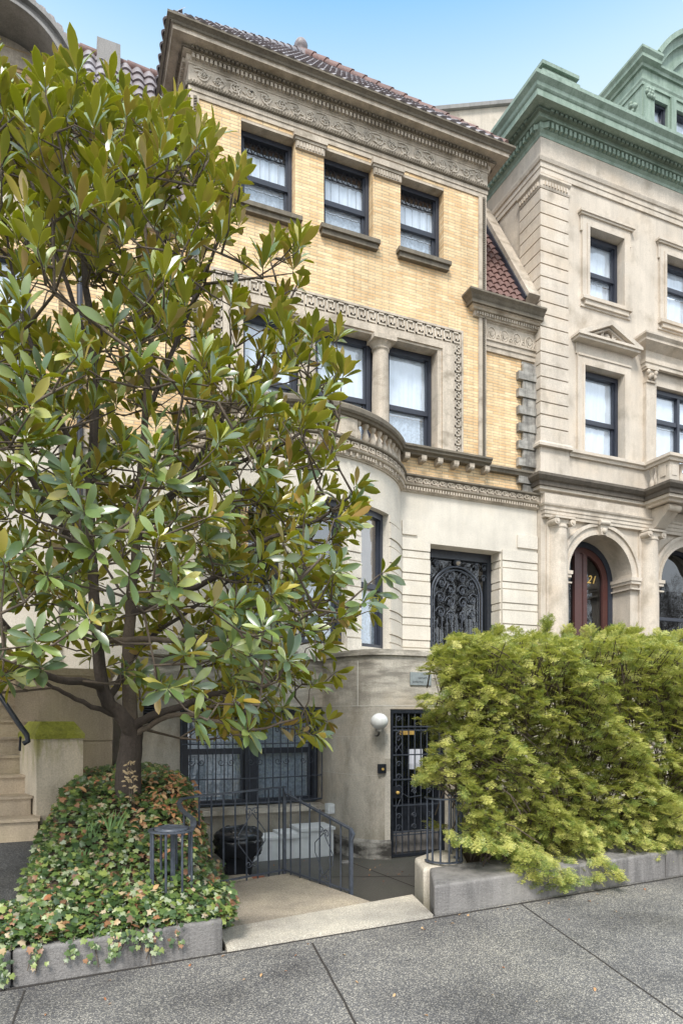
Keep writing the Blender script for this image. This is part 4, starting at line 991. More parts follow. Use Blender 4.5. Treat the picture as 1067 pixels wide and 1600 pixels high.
# stoop of the left house
ST = thing('stone_stoop', 'worn brown stone steps and side wall rising to the house at the left edge', 'stoop', (-.8, 7.4, .5))
s = MB(); s.box(-.62, .50, 9.0, 10.5, .3, 2.27); s.box(-.64, .53, 8.96, 10.5, 2.27, 2.36); s.box(-.62, .505, 8.985, 9.0, 1.45, 2.27) ; s.build('side_wall', M['lstone'], ST)
z = .52; y = 7.25
for k in range(10):
    s = MB(); s.box(-2.2, -.42 + (.12 if k == 0 else (.04 if k == 1 else 0)), y, y + .6, z - .02 if k else .3, z + .19); s.box(-2.2, -.40 + (.12 if k == 0 else (.04 if k == 1 else 0)), y - .025, y + .6, z + .19, z + .215); s.build('step', M['lstone'], ST)
    y += .3; z += .195
PD = thing('stone_pedestal', 'short tan stone pedestal with mossy green cap beside the steps', 'pedestal', (-.2, 7.6, .4))
c0 = at(57, 1300, Y=7.45); ph = radians(18); ux = Vector((cos(ph), -sin(ph) * -1, 0)); 
ux = Vector((cos(ph), sin(ph), 0)); uy = Vector((-sin(ph), cos(ph), 0))
# front face turned towards the right so its left flank shows
ux = Vector((cos(ph), -sin(ph), 0)) if False else ux
bw, bd = .47, .62; zt = 1.52; bc = Vector((c0.x, c0.y, 0)) + ux * bw / 2 + uy * bd / 2
s = MB(); s.obox((bc.x, bc.y, (zt + .3) / 2), ux * bw / 2, uy * bd / 2, Vector((0, 0, (zt - .3) / 2))); s.build('shaft', M['pedestal'], PD)
s = MB(); vs = [Vector((bc.x, bc.y, 0)) + ux * bw * i * .5 * k + uy * bd * j * .5 * k + Vector((0, 0, zz)) for k, zz in ((1.06, zt), (1.06, zt + .05), (.72, zt + .18)) for i, j in ((-1, -1), (1, -1), (1, 1), (-1, 1))]
s.add(vs, [(3, 2, 1, 0), (0, 1, 5, 4), (1, 2, 6, 5), (2, 3, 7, 6), (3, 0, 4, 7), (4, 5, 9, 8), (5, 6, 10, 9), (6, 7, 11, 10), (7, 4, 8, 11), (8, 9, 10, 11)]); s.build('mossy_cap', M['moss'], PD)
s = MB(); HR = [at(-60, 1010, Y=7.9), at(-8, 1075, Y=7.5), at(14, 1108, Y=7.35), at(30, 1132, Y=7.25), at(42, 1148, Y=7.2), at(44, 1158, Y=7.2), at(36, 1162, Y=7.2)]
s.tube(HR, .026, 8); s.tube([HR[4] + Vector((-.06, .05, -.02)), HR[4] + Vector((-.07, .12, -.16))], .012, 6); tag(s.build('stair_handrail', M['iron']), 'black curled iron handrail coming down the stone steps at the left edge', 'handrail')

# ================================================================== GROUND
def swz(X, Y): return -.057 + .031 * X + .06 * (Y - 4.9)
def S(o, kind='structure'): o['kind'] = kind; return o
s = MB(); nx = 16
for i in range(nx):
    a, b = -20 + 50 * i / nx, -20 + 50 * (i + 1) / nx
    s.quad((a, -1, swz(a, -1)), (b, -1, swz(b, -1)), (b, 4.96, swz(b, 4.96)), (a, 4.96, swz(a, 4.96)))
S(s.build('sidewalk', M['walk']))
s = MB(); s.quad((-300, -300, -1.3), (300, -300, -1.3), (300, 300, -1.3), (-300, 300, -1.3)); S(s.build('ground', M['asph']))
s = MB(); s.quad((-20, -10, -.95), (30, -10, -.2), (30, -1.0, .0), (-20, -1.0, -1.15)); S(s.build('road', M['asph']))
s = MB()
def joint(p, q, w=.008):
    def g_(px, py):
        # ray / sidewalk plane
        u = (px - 533) / F; v = (HOR - py) / F; dx, dy = S_ + C_ * u, C_ - S_ * u
        t = (CZ + .057 + .06 * 4.9) / (.031 * dx + .06 * dy - v); return Vector((dx * t, dy * t, CZ + v * t + .004))
    a, b = g_(*p), g_(*q); d = (b - a).normalized(); a = a; b = b + d * 2; n = Vector((-d.y, d.x, 0)) * w
    k = 14; pts = [a + (b - a) * i / k + n * random.uniform(-.5, .5) for i in range(k + 1)]
    for p0_, p1_ in zip(pts[:-1], pts[1:]): s.quad(p0_ - n, p1_ - n, p1_ + n, p0_ + n)
joint((488, 1474), (555, 1600)); joint((812, 1412), (1067, 1592), .006); joint((38, 1548), (20, 1600), .006)
s.quad((-5, 4.90, swz(-5, 4.9) + .003), (12, 4.90, swz(12, 4.9) + .003), (12, 4.925, swz(12, 4.92) + .003), (-5, 4.925, swz(-5, 4.92) + .003))
S(s.build('paving_joints', M['joint']))
def slab(mb, top, dep):
    m = len(top); vs = [Vector(p) - Vector((0, 0, dep)) for p in top] + [Vector(p) for p in top]
    mb.add(vs, [tuple(range(m))[::-1], tuple(range(m, 2 * m))] + [(i, (i + 1) % m, (i + 1) % m + m, i + m) for i in range(m)])
s = MB(); slab(s, [(1.09, 4.92, swz(1.09, 4.92) + .03), (2.86, 4.92, swz(2.86, 4.92) + .03), (3.06, 5.66, .03), (1.12, 5.42, 0.0)], .4); S(s.build('threshold_step', M['thresh']))
s = MB(); slab(s, [(1.1, 5.425, -.004), (2.62, 5.612, .012), (2.24, 7.02, .01), (1.1, 6.75, .01)], .3); S(s.build('landing_slab', M['tan']))
s = MB(); s.box(.8, 9, 5.3, 9.9, -.6, -.25); S(s.build('areaway_floor', M['area']))
s = MB(); s.quad((2.9, 7.7, -.246), (4.4, 7.15, -.246), (4.4, 7.165, -.246), (2.9, 7.715, -.246)); s.quad((3.55, 8.3, -.246), (3.86, 5.8, -.246), (3.875, 5.8, -.246), (3.565, 8.3, -.246)); S(s.build('floor_joints', M['joint']))
# left dark path
s = MB(); pz = lambda Y: -.06 + max(0, (Y - 4.95)) * .25
for i in range(8):
    a, b = 4.94 + i * .33, 4.94 + (i + 1) * .33
    s.quad((-4, a, pz(a)), (.4, a, pz(a)), (.4, b, pz(b)), (-4, b, pz(b)))
S(s.build('path', M['asph']))

# kerb stones ------------------------------------------------------
def kerb(name, label, top, dep=.45, par=None):
    s = MB(); slab(s, top, dep); o = s.build(name, M['curb']); tag(o, label, 'kerb stone')
    bv = o.modifiers.new('b', 'BEVEL'); bv.width = .022; bv.segments = 3; return o
zk = lambda X: .19 + .031 * X
kerb('kerb_stone', 'long grey granite kerb holding up the ivy bed', [(-.36, 4.94, zk(-.36)), (1.06, 4.94, zk(1.06)), (1.09, 5.28, zk(1.06)), (-.36, 5.28, zk(-.36))])
kerb('kerb_stone', 'pale stone kerb end at the bottom left corner', [(-2.4, 4.94, zk(-2.4)), (-.37, 4.94, zk(-.37)), (-.37, 5.28, zk(-.37)), (-2.4, 5.28, zk(-2.4))])
kerb('kerb_stone', 'long grey granite kerb in front of the yew hedge', [(2.90, 4.97, zk(2.9) + .01), (5.6, 4.97, zk(5.6) + .01), (5.6, 5.5, zk(5.6) + .03), (3.16, 5.5, zk(3.1) + .03)])
kerb('kerb_stone', 'granite kerb continuing under the yew hedge to the right edge', [(5.61, 4.97, zk(5.6) + .01), (12, 4.97, zk(12) + .01), (12, 5.5, zk(12) + .03), (5.61, 5.5, zk(5.6) + .03)])
s = MB(); slab(s, [(3.10, 5.51, .31), (3.6, 5.51, .32), (3.9, 6.1, .33), (3.6, 6.15, .33), (3.22, 5.92, .33)], .7); ok = s.build('kerb_stone', M['pier']); tag(ok, 'rough yellowish stone return of the hedge kerb beside the entrance step', 'kerb stone'); bv = ok.modifiers.new('b', 'BEVEL'); bv.width = .04; bv.segments = 3
s = MB(); slab(s, [(3.5, 5.51, .27), (12, 5.51, .5), (12, 8.3, .5), (5.2, 8.3, .27)], .6); S(s.build('hedge_soil', M['soil']))

# soil bed under ivy
def sm(t): t = max(0, min(1, t)); return t * t * (3 - 2 * t)
def bl(Y): return np.interp(Y, [4.9, 5.25, 5.6, 7.2, 9.4], [-1.7, -.95, -.47, -.32, -.1])
def brt(Y): return np.interp(Y, [4.9, 5.3, 6.0, 6.7, 7.3, 9.4], [1.08, 1.12, 1.25, 1.38, 1.5, 1.44])
def bedz(X, Y):
    b = np.interp(Y, [4.9, 5.1, 5.6, 6.5, 7.2, 9.4], [.17, .22, .36, .74, .98, 1.02])
    r = brt(Y) - X; k = sm((r + .05) / .38); lo = -.05
    z = lo + (b - lo) * (k if Y > 5.4 else 1)
    lft = X - bl(Y); k2 = sm((lft + .02) / .35); p_ = pz(Y) - .02
    return p_ + (z - p_) * k2
s = MB(); ny, nx = 40, 30; vs = []
for j in range(ny + 1):
    Y = 5.0 + 4.5 * j / ny
    for i in range(nx + 1):
        X = bl(Y) + (brt(Y) + .04 - bl(Y)) * i / nx; vs.append((X, Y, bedz(X, Y) + .02 * sin(X * 9 + Y * 5)))
s.add(vs, [(j * (nx + 1) + i, j * (nx + 1) + i + 1, (j + 1) * (nx + 1) + i + 1, (j + 1) * (nx + 1) + i) for j in range(ny) for i in range(nx)], True)
S(s.build('soil_bed', M['soil']))

# ================================================================== STREET THINGS
RL = thing('iron_railing', 'black wrought iron railing with heart scrolls ending in a round picket guard in the ivy', 'railing', (1.6, 6.5, 0))
A = Vector((1.13, 6.67, .95)); B = Vector((2.20, 7.04, .97)); Cc = Vector((2.56, 6.0, .64)); GC0 = Vector((.76, 5.5, 0)); ztp = .83
s = MB()
def bar(mb, pts, w=.02, h=.009):
    pts = [Vector(p) for p in pts]
    for a, b in zip(pts[:-1], pts[1:]):
        d = (b - a).normalized(); n = d.cross(Vector((0, 0, 1))).normalized(); u = n.cross(d)
        mb.obox((a + b) / 2, d * ((b - a).length / 2 + .004), n * w, u * h)
wav = [Vector((.93, 5.52, ztp)), Vector((.965, 5.62, ztp + .02)), Vector((.985, 5.8, .86)), Vector((.965, 5.98, .875)), Vector((.94, 6.15, .90)), Vector((.945, 6.35, .93)), Vector((1.0, 6.55, .95)), A]
bar(s, wav); bar(s, [A, B]); bar(s, [B, B + (Cc - B) * .04 + Vector((0, 0, -.06)), Cc]); bar(s, [Cc, Cc + Vector((.012, -.04, -.05)), Cc + Vector((.0, -.03, -.10))], .016)
s.build('top_rail', M['irong'], RL)
s = MB(); ab = Vector((1.13, 6.67, .05)); bb = Vector((2.20, 7.04, .05)); cb = Vector((2.56, 6.0, .03))
bar(s, [ab, bb], .012); bar(s, [bb, cb], .012); s.build('bottom_rail', M['irong'], RL)
def picket(p, zt, zb_, r=.0095, par=RL):
    s = MB(); s.tube([(p.x, p.y, zb_), (p.x, p.y, zt)], r, 4, smooth=False); s.build('picket', M['irong'], par)
for i in range(8):
    t = (i + .5) / 8; p = A.lerp(B, t); picket(p, p.z, -.02 if i > 3 else .4 - .1 * i)
for p, zb_ in ((B, -.02), (Cc, -.1)):
    s = MB(); s.box(p.x - .017, p.x + .017, p.y - .017, p.y + .017, zb_, p.z); s.build('post', M['irong'], RL)
for i in range(6):
    t = (i + .7) / 6.6; p = B.lerp(Cc, t); picket(p, p.z, .0)
def hearts(p0, d, zb_, zt_, w):
    s = MB(); d = d.normalized(); zm_ = (zb_ + zt_) / 2
    def Q(a, z): return p0 + d * a + Vector((0, 0, z))
    for sx in (-1, 1):
        s.tube([Q(0, zb_ + .07), Q(sx * w, zm_ - .05), Q(sx * w, zm_ + .05), Q(0, zt_ - .07)], .006, 4)
        for zc, up in ((zt_ - .06, 1), (zb_ + .06, -1)):
            s.tube([Q(sx * (.045 + .045 * (1 - .7 * k / 12) * cos(pi + 2.3 * pi * k / 12)), zc + up * .04 * (1 - .7 * k / 12) * sin(pi * 2.3 * k / 12)) for k in range(13)], .006, 4)
    s.build('heart_scroll', M['irong'], RL)
pa = A.lerp(B, .62); hearts(Vector((pa.x, pa.y - .012, 0)), B - A, .12, .80, .17)
pb = B.lerp(Cc, .62); hearts(Vector((pb.x, pb.y, 0)), Cc - B, .05, .62, .15)
def guard(par, c, r, zt_, zb_, a0, a1, n, disc):
    s = MB(); k = 20; fan = [c + Vector((r * cos(radians(a0 + (a1 - a0) * i / k)), r * sin(radians(a0 + (a1 - a0) * i / k)), zt_)) for i in range(k + 1)]
    bar(s, fan, .018, .007); bar(s, [Vector((p.x, p.y, zb_ + .01)) for p in fan], .016, .007)
    for i in range(n):
        a = radians(a0 + (a1 - a0) * (i + .5) / n); s.tube([(c.x + r * cos(a), c.y + r * sin(a), zb_), (c.x + r * cos(a), c.y + r * sin(a), zt_)], .0105, 5)
    if disc:
        s.lathe((c.x, c.y, 0), [(r * .82, zt_ + .002), (r * .82, zt_ + .016), (r * .55, zt_ + .03), (r * .5, zt_ + .02), (r * .2, zt_ + .02), (.01, zt_ + .025)], 20)
        s.box(c.x + .0, c.x + .034, c.y + .03, c.y + .064, zb_ - .1, zt_)
    return s.build('round_guard', M['irong'], par)
guard(RL, GC0, .165, ztp, .2, -180, 180, 8, True)
for y_ in (5.8, 6.2): picket(Vector((.97, y_, 0)), .88, .3)
RR = thing('iron_railing', 'black iron railing with rounded end standing on the kerb against the yew hedge', 'railing', (3.4, 5.6, .3))
guard(RR, Vector((3.41, 5.66, 0)), .175, .955, .33, -200, 20, 8, False)
s = MB(); bar(s, [(3.55, 5.78, .955), (4.0, 6.3, .96), (4.9, 7.6, .97)]); s.build('top_rail', M['irong'], RR)
for i in range(10):
    y_ = 5.9 + i * .15; picket(Vector((3.55 + (y_ - 5.78) * .8, y_, 0)), .955, .3, par=RR)

# bin
BN = thing('rubbish_bin', 'black plastic rubbish bin with shiny bag folded over its rim behind the railing', 'bin', (1.98, 8.29, -.25))
s = MB(); s.lathe((1.98, 8.29, 0), [(.17, -.25), (.175, -.2), (.24, .15), (.25, .2)], 20); s.build('bin_body', M['plastic'], BN)
s = MB(); n = 40; vs = []; rows = [(.255, -.02), (.30, .04), (.285, .10), (.315, .16), (.30, .21), (.27, .24)]
for r, z in rows:
    for k in range(n):
        a = 2 * pi * k / n; q_ = r + .012 * sin(7 * a + z * 30) + .008 * sin(17 * a + z * 11); vs.append((1.98 + q_ * cos(a), 8.29 + q_ * sin(a), z + .018 * sin(5 * a + z * 40)))
s.add(vs, [(i * n + k, i * n + (k + 1) % n, (i + 1) * n + (k + 1) % n, (i + 1) * n + k) for i in range(len(rows) - 1) for k in range(n)], True); s.build('bin_bag', M['plastic'], BN)
s = MB(); s.lathe((1.98, 8.29, 0), [(.31, .225), (.315, .25), (.28, .29), (.18, .34), (.05, .36), (.01, .36)], 24)
for a in range(0, 360, 60): s.lathe((1.98 + .19 * cos(radians(a)), 8.29 + .19 * sin(radians(a)), .33), [(.06, -.03), (.05, .0), (.02, .015), (.005, .017)], 10)
s.build('bin_lid', M['plastic'], BN)
# white boxes
WB = thing('storage_bench', 'low white painted box bench under the barred window', 'bench', (2.95, 9.1, -.25))
s = MB(); s.box(2.3, 3.0, 8.88, 9.25, -.25, .04); s.build('low_box', M['white'], WB)
s = MB(); s.box(2.28, 2.72, 8.86, 9.26, .04, .075); s.build('lid', M['white'], WB)
s = MB(); s.box(2.72, 3.12, 8.83, 9.27, .076 - .03, .115); s.build('lid', M['white'], WB)
s = MB(); s.box(3.0, 3.5, 8.84, 9.28, -.25, .13); s.build('high_box', M['white'], WB); s = MB(); s.box(2.98, 3.52, 8.81, 9.3, .13, .17); s.build('lid', M['white'], WB)
# planter tray
TR = thing('terracotta_trough', 'small terracotta trough lying on the floor at the foot of the railing', 'planter', (1.85, 7.55, -.25))
s = MB(); s.box(1.62, 2.1, 7.3, 7.55, -.25, -.12); s.build('trough', M['terra'], TR); s = MB(); s.box(1.6, 1.92, 7.27, 7.58, -.12, -.09); s.build('rim', M['tan'], TR)
s = MB(); s.tube([(3.50 + .07 * cos(a * pi / 10), 8.36 + .07 * sin(a * pi / 10), -.244) for a in range(21)], .012, 5); s.lathe((3.5, 8.36, 0), [(.055, -.25), (.055, -.24)], 16); tag(s.build('drain_cover', M['roofgrey']), 'small round drain cover set in the dark areaway floor', 'drain cover')
# lamp
WL = thing('wall_lamp', 'white opal globe lamp on a short bracket beside the barred gate', 'lamp', (3.97, 8.3, 1.5))
lc = at(592, 1127, Y=8.2)
s = MB(); n = 16; s.lathe((lc.x, lc.y, lc.z), [(.122 * sin(pi * max(k, .1) / n), -.112 * cos(pi * k / n)) for k in range(n)] + [(.004, .112)], 20); s.build('globe', M['globe'], WL)
s = MB(); s.lathe((lc.x, lc.y, lc.z), [(.05, -.14), (.055, -.12), (.05, -.1)], 12); s.tube([(lc.x, lc.y, lc.z - .13), (lc.x, lc.y + .02, lc.z - .18), (lc.x + .02, lc.y + .1, lc.z - .2), (lc.x + .03, lc.y + .2, lc.z - .2)], .014, 8); s.build('bracket', M['quoin'], WL)
# bell, notice, plaque
BE = thing('door_bell', 'square black bell plate with a brass button left of the gate', 'doorbell', (4.06, 8.34, 1.02))
s = MB(); c = at(596.5, 1201, Y=8.33); s.box(c.x - .06, c.x + .055, 8.315, 8.36, c.z - .065, c.z + .065); s.build('plate', M['iron'], BE); s = MB(); s.tube([(c.x, 8.318, c.z - .005), (c.x, 8.30, c.z - .005)], .018, 12); s.build('button', M['gold'], BE)
NT = MB(); c = at(648.5, 1186, Y=8.5); NT.box(c.x - .115, c.x + .115, 8.497, 8.503, c.z - .145, c.z + .145); tag(NT.build('paper_notice', M['paper']), 'sheet of white paper taped to the dark door behind the gate bars', 'notice')
PL = thing('wall_plaque', 'slate blue plaque with two short lines of lettering half hidden by the hedge', 'plaque', (4.66, 8.34, 2.28))
c0 = at(640, 1050, Y=8.34); c1 = at(668, 1071, Y=8.34)
s = MB(); s.box(c0.x, c0.x + .34, 8.33, 8.352, c1.z, c0.z); s.build('panel', M['plaque'], PL)
s = MB()
for zz, x0_, nn_ in ((c0.z - .095, c0.x + .13, 7), (c0.z - .15, c0.x + .04, 8)):
    for k in range(nn_):
        x = x0_ + k * .022; s.box(x, x + .004, 8.326, 8.3305, zz, zz + .026); s.box(x + .005, x + .013, 8.326, 8.3305, zz + .01 * (k % 3), zz + .004 + .01 * (k % 3))
s.build('lettering', M['iron'], PL)
s = MB(); c = at(512, 1262, Y=9.2); s.box(c.x - .05, c.x + .05, 9.05, 9.2, c.z - .07, c.z + .07); s.box(c.x - .035, c.x + .035, 9.035, 9.05, c.z - .05, c.z + .05); tag(s.build('socket_box', M['white']), 'small grey weatherproof socket box low on the curved stone wall', 'socket box')

# ================================================================== VEGETATION
def rot_to(d, up=None):
    d = d / np.linalg.norm(d); a = np.cross(d, up if up is not None else np.array([0, 0, 1.])); 
    if np.linalg.norm(a) < 1e-3: a = np.array([1., 0, 0])
    a /= np.linalg.norm(a); b = np.cross(a, d); return a, b     # side, upper normal
def in_poly(x, y, P_):
    c = False; j = len(P_) - 1
    for i in range(len(P_)):
        xi, yi = P_[i]; xj, yj = P_[j]
        if (yi > y) != (yj > y) and x < (xj - xi) * (y - yi) / (yj - yi) + xi: c = not c
        j = i
    return c
TREE = thing('magnolia_tree', 'large evergreen magnolia with glossy leaves and olive undersides rising from the ivy bed', 'tree', (.5, 7.0, .9))
trunk_base = Vector((.52, 7.0, .85))
def limb(mb, pts, r0, r1, n=8, wob=.012):
    pts = [Vector(p) for p in pts]; out = []; 
    for i in range(len(pts) - 1):
        for k in range(4):
            t = k / 4; a = pts[max(i - 1, 0)]; b = pts[i]; c = pts[i + 1]; d = pts[min(i + 2, len(pts) - 1)]
            q = .5 * ((2 * b) + (c - a) * t + (2 * a - 5 * b + 4 * c - d) * t * t + (3 * b - a - 3 * c + d) * t ** 3)
            out.append(q + Vector([random.uniform(-wob, wob) for _ in range(3)]) * (1 if i + k else 0))
    out.append(pts[-1]); m = len(out)
    mb.tube(out, [r0 + (r1 - r0) * (i / (m - 1)) for i in range(m)], n); return out
t = MB()
T0 = [at(200, 1232, Y=7.0) - Vector((0, 0, .15)), at(201, 1200, Y=7.0), at(205, 1160, Y=7.0), at(207, 1130, Y=7.0)]
limb(t, T0, .135, .10, 12, .006)
tk = t.build('trunk', M['bark'], TREE)
limbs = []
def lb(pts, r0, r1, mat='bark'):
    m = MB(); L_ = limb(m, pts, r0, r1); m.build('limb', M[mat], TREE); limbs.append((L_, r0, r1)); return L_
lb([at(207, 1145, Y=7.0), at(203, 1095, Y=7.1), at(200, 1040, Y=7.2), at(205, 940, Y=7.25), at(215, 820, Y=7.2), at(228, 640, Y=7.1), at(235, 480, Y=7.0), at(225, 330, Y=6.9)], .085, .015, 'barkt')
lb([at(212, 1150, Y=6.98), at(190, 1120, Y=6.9), at(165, 1092, Y=6.85), at(158, 1050, Y=6.8), at(150, 960, Y=6.7), at(140, 800, Y=6.6), at(150, 600, Y=6.5), at(130, 400, Y=6.5), at(120, 220, Y=6.5), at(110, 120, Y=6.5)], .085, .012)
lb([at(162, 1075, Y=6.85), at(140, 1068, Y=6.6), at(75, 1056, Y=6.2), at(45, 1025, Y=6.0), at(10, 975, Y=5.8), at(-60, 900, Y=5.7)], .045, .012)
lb([at(180, 1118, Y=6.9), at(130, 1098, Y=6.7), at(90, 1078, Y=6.5), at(60, 1062, Y=6.4), at(20, 1055, Y=6.2)], .028, .01)
lb([at(208, 1138, Y=6.95), at(235, 1118, Y=6.8), at(300, 1098, Y=6.5), at(340, 1082, Y=6.3), at(400, 1078, Y=6.1), at(450, 1040, Y=5.9)], .05, .012)
lb([at(210, 1150, Y=6.95), at(240, 1130, Y=6.8), at(285, 1115, Y=6.5), at(340, 1128, Y=6.2), at(400, 1140, Y=6.0), at(470, 1120, Y=5.8)], .035, .008, 'barkt')
lb([at(203, 960, Y=7.25), at(270, 930, Y=6.9), at(340, 900, Y=6.5), at(400, 850, Y=6.2), at(500, 810, Y=6.0), at(550, 770, Y=5.9)], .04, .01)
lb([at(160, 1000, Y=6.75), at(240, 1000, Y=6.3), at(330, 1000, Y=5.8), at(450, 980, Y=5.5)], .035, .01, 'barkt')
lb([at(212, 850, Y=7.2), at(280, 760, Y=7.3), at(350, 650, Y=7.3), at(430, 520, Y=7.2), at(470, 430, Y=7.1)], .035, .008)
lb([at(225, 660, Y=7.1), at(280, 520, Y=7.0), at(340, 380, Y=6.9), at(370, 320, Y=6.9)], .03, .008)
lb([at(215, 800, Y=7.2), at(330, 740, Y=6.9), at(430, 700, Y=6.7), at(510, 640, Y=6.6), at(530, 560, Y=6.6)], .03, .008)
lb([at(150, 900, Y=6.7), at(80, 800, Y=6.2), at(20, 700, Y=5.9), at(-60, 620, Y=5.8)], .035, .01)
lb([at(142, 760, Y=6.6), at(80, 620, Y=6.4), at(30, 480, Y=6.3), at(10, 350, Y=6.3)], .03, .008)
lb([at(145, 560, Y=6.5), at(90, 400, Y=6.5), at(40, 250, Y=6.5), at(15, 150, Y=6.5)], .025, .007)
lb([at(228, 480, Y=7.0), at(250, 350, Y=6.9), at(275, 230, Y=6.9), at(290, 190, Y=6.9)], .02, .006)
lb([at(170, 1090, Y=6.9), at(230, 1000, Y=7.6), at(330, 930, Y=8.3), at(420, 850, Y=8.6)], .035, .01)
# crown silhouette as surveyed, used only to shape the outer surface of a crown that has real depth
SIL = [(-300, 60), (-40, 60), (0, 78), (12, 112), (35, 150), (62, 110), (100, 92), (118, 98), (140, 135), (175, 118), (195, 140), (232, 150), (262, 185), (278, 150), (292, 210), (325, 175), (335, 205), (322, 255), (352, 268), (372, 250), (384, 300), (392, 338), (370, 362), (345, 372), (350, 410), (400, 385), (430, 375), (470, 350), (486, 385), (478, 430), (440, 470), (450, 500), (490, 500), (540, 505), (552, 545), (540, 590), (505, 612), (515, 650), (532, 690), (505, 735), (520, 760), (568, 745), (560, 800), (588, 845), (600, 880), (612, 912), (575, 930), (590, 968), (545, 985), (512, 1000), (528, 1040), (500, 1062), (430, 1060), (440, 1090), (525, 1118), (515, 1140), (440, 1150), (380, 1135), (330, 1150), (290, 1120), (300, 1090), (250, 1075), (215, 1090), (190, 1065), (140, 1040), (80, 1025), (40, 1050), (0, 1065), (-300, 1100)]
HOLES = [(405, 440, 50, 40), (350, 430, 30, 40), (60, 470, 22, 40), (180, 560, 20, 24), (290, 640, 26, 20), (100, 700, 20, 16), (200, 400, 16, 20), (375, 540, 48, 70), (330, 480, 30, 30), (262, 1040, 60, 18), (440, 610, 20, 28), (110, 1015, 38, 16), (120, 480, 24, 40), (300, 700, 16, 18), (372, 730, 20, 16), (250, 560, 20, 22), (420, 450, 26, 24), (180, 930, 14, 14), (310, 930, 26, 34)]
def crown_R(z):   # horizontal radius of the crown by height
    return np.interp(z, [1.55, 2.2, 3.2, 4.5, 5.5, 6.5, 7.5, 8.4], [2.3, 2.75, 2.75, 2.4, 2.15, 1.85, 1.45, .85])
clusters = []; tries = 0; rs = random.Random(11)
while len(clusters) < 1900 and tries < 400000:
    tries += 1
    z = rs.uniform(1.45, 8.4); R_ = crown_R(z); ax_, ay_ = .25, 6.75
    a = rs.uniform(0, 2 * pi); q = sqrt(rs.random()); 
    if q < .45 and rs.random() < .5: continue
    X = ax_ + R_ * 1.12 * q * cos(a); Y = ay_ + R_ * .88 * q * sin(a)
    if Y > 9.0 - max(0, (z - 5.5)) * 0: continue
    px, py = proj(X, Y, z)
    if not in_poly(px, py - 8, SIL): continue
    hp = False
    for hx_, hy_, ra, rb in HOLES:
        if ((px - hx_) / ra) ** 2 + ((py - hy_) / rb) ** 2 < 1 and rs.random() < .93: hp = True
    if hp: continue
    if z > 4.6 and rs.random() < .10: continue
    p = Vector((X, Y, z))
    if any((p - c[0]).length_squared < .009 for c in clusters[-160:]): continue
    out = Vector((X - ax_, Y - ay_, 0)); out = out.normalized() if out.length > .05 else Vector((0, -1, 0))
    if z > 4.6: out = out * .55
    upw = .35 + .5 * max(0, z - 2.6) / 2 if z < 4.6 else 1.9
    d = (out * rs.uniform(.5, 1.1) + Vector((0, 0, upw + rs.uniform(-.25, .4))) + Vector((rs.uniform(-.5, .5), rs.uniform(-.5, .5), 0))).normalized()
    clusters.append((p, d, z))
# twigs joining clusters to the nearest limb point
lpts = [(q, L_[max(0, i - 1)]) for L_, r0, r1 in limbs for i, q in enumerate(L_) if i > 1]
LA = np.array([[q.x, q.y, q.z] for q, _ in lpts])
t = MB(); tips = {}
bmid = []
for ci, (p, d, z) in enumerate(clusters):
    pa = np.array(p); dd = LA - pa; cost = (dd ** 2).sum(1) + np.where(LA[:, 2] > pa[2] - .02, .35, 0); k = int(cost.argmin()); q = lpts[k][0]
    if bmid:
        BM = np.array([[b.x, b.y, b.z] for b in bmid]); c2 = ((BM - pa) ** 2).sum(1) + np.where(BM[:, 2] > pa[2] - .02, .35, 0); k2 = int(c2.argmin())
        if c2[k2] < cost[k] * .8: q = bmid[k2]
    mid = q.lerp(p, .55) - Vector((0, 0, .12 * (p - q).length)) + Vector([rs.uniform(-.03, .03) for _ in range(3)])
    L_ = (p - q).length; r_ = .005 + .006 * min(L_, 1.2)
    t.tube([q, mid, p - d * .06, p + d * .05], [r_ * 1.5, r_, .005, .003], 4)
    if L_ > .25: bmid.append(mid); bmid.append(q.lerp(mid, .6))
t.build('twigs', M['barkt'], TREE)
# leaf template: cupped oblong leaf, upper sheet and under sheet
def leaf_template(L=1., W=.31, seg=6, gap=.006, fold=.35, curl=.12):
    prof = [0.03, .38, .72, .95, 1., .78, .06]; v = []; f = []; mi = []
    for sheet in (0, 1):
        k0 = len(v)
        for i in range(seg + 1):
            t_ = i / seg; w_ = W / 2 * prof[i]; z_ = -curl * (t_ - .3) ** 2 * 1.5; dz = -gap * sheet
            v += [(-w_, t_ * L, z_ + fold * w_ * .6 + dz), (0, t_ * L, z_ + dz), (w_, t_ * L, z_ + fold * w_ * .6 + dz)]
        for i in range(seg):
            for c in (0, 1):
                a = k0 + i * 3 + c; q_ = (a, a + 1, a + 4, a + 3)
                f.append(q_ if sheet == 0 else q_[::-1]); mi.append(sheet)
    return v, f, mi
M['leaf_top'] = leafmat('glossy magnolia leaf', [(0, (.04, .085, .045)), (.4, (.10, .175, .06)), (.72, (.22, .31, .075)), (.92, (.42, .47, .14)), (.985, (.50, .40, .06)), (1, (.45, .26, .05))], .30, .32, (.50, .60, .05), .9)
M['leaf_under'] = leafmat('olive leaf underside', [(0, (.14, .15, .03)), (.3, (.30, .29, .04)), (.6, (.48, .43, .06)), (.80, (.56, .38, .09)), (.9, (.46, .25, .09)), (1, (.80, .62, .38))], .5, .48, (.66, .62, .05), .35)
def mat_from(pos, side, dirv, nrm, sx, sy):
    Mx = np.eye(4); Mx[:3, 0] = side * sx; Mx[:3, 1] = dirv * sy; Mx[:3, 2] = nrm * sy; Mx[:3, 3] = pos; return Mx
mats = []
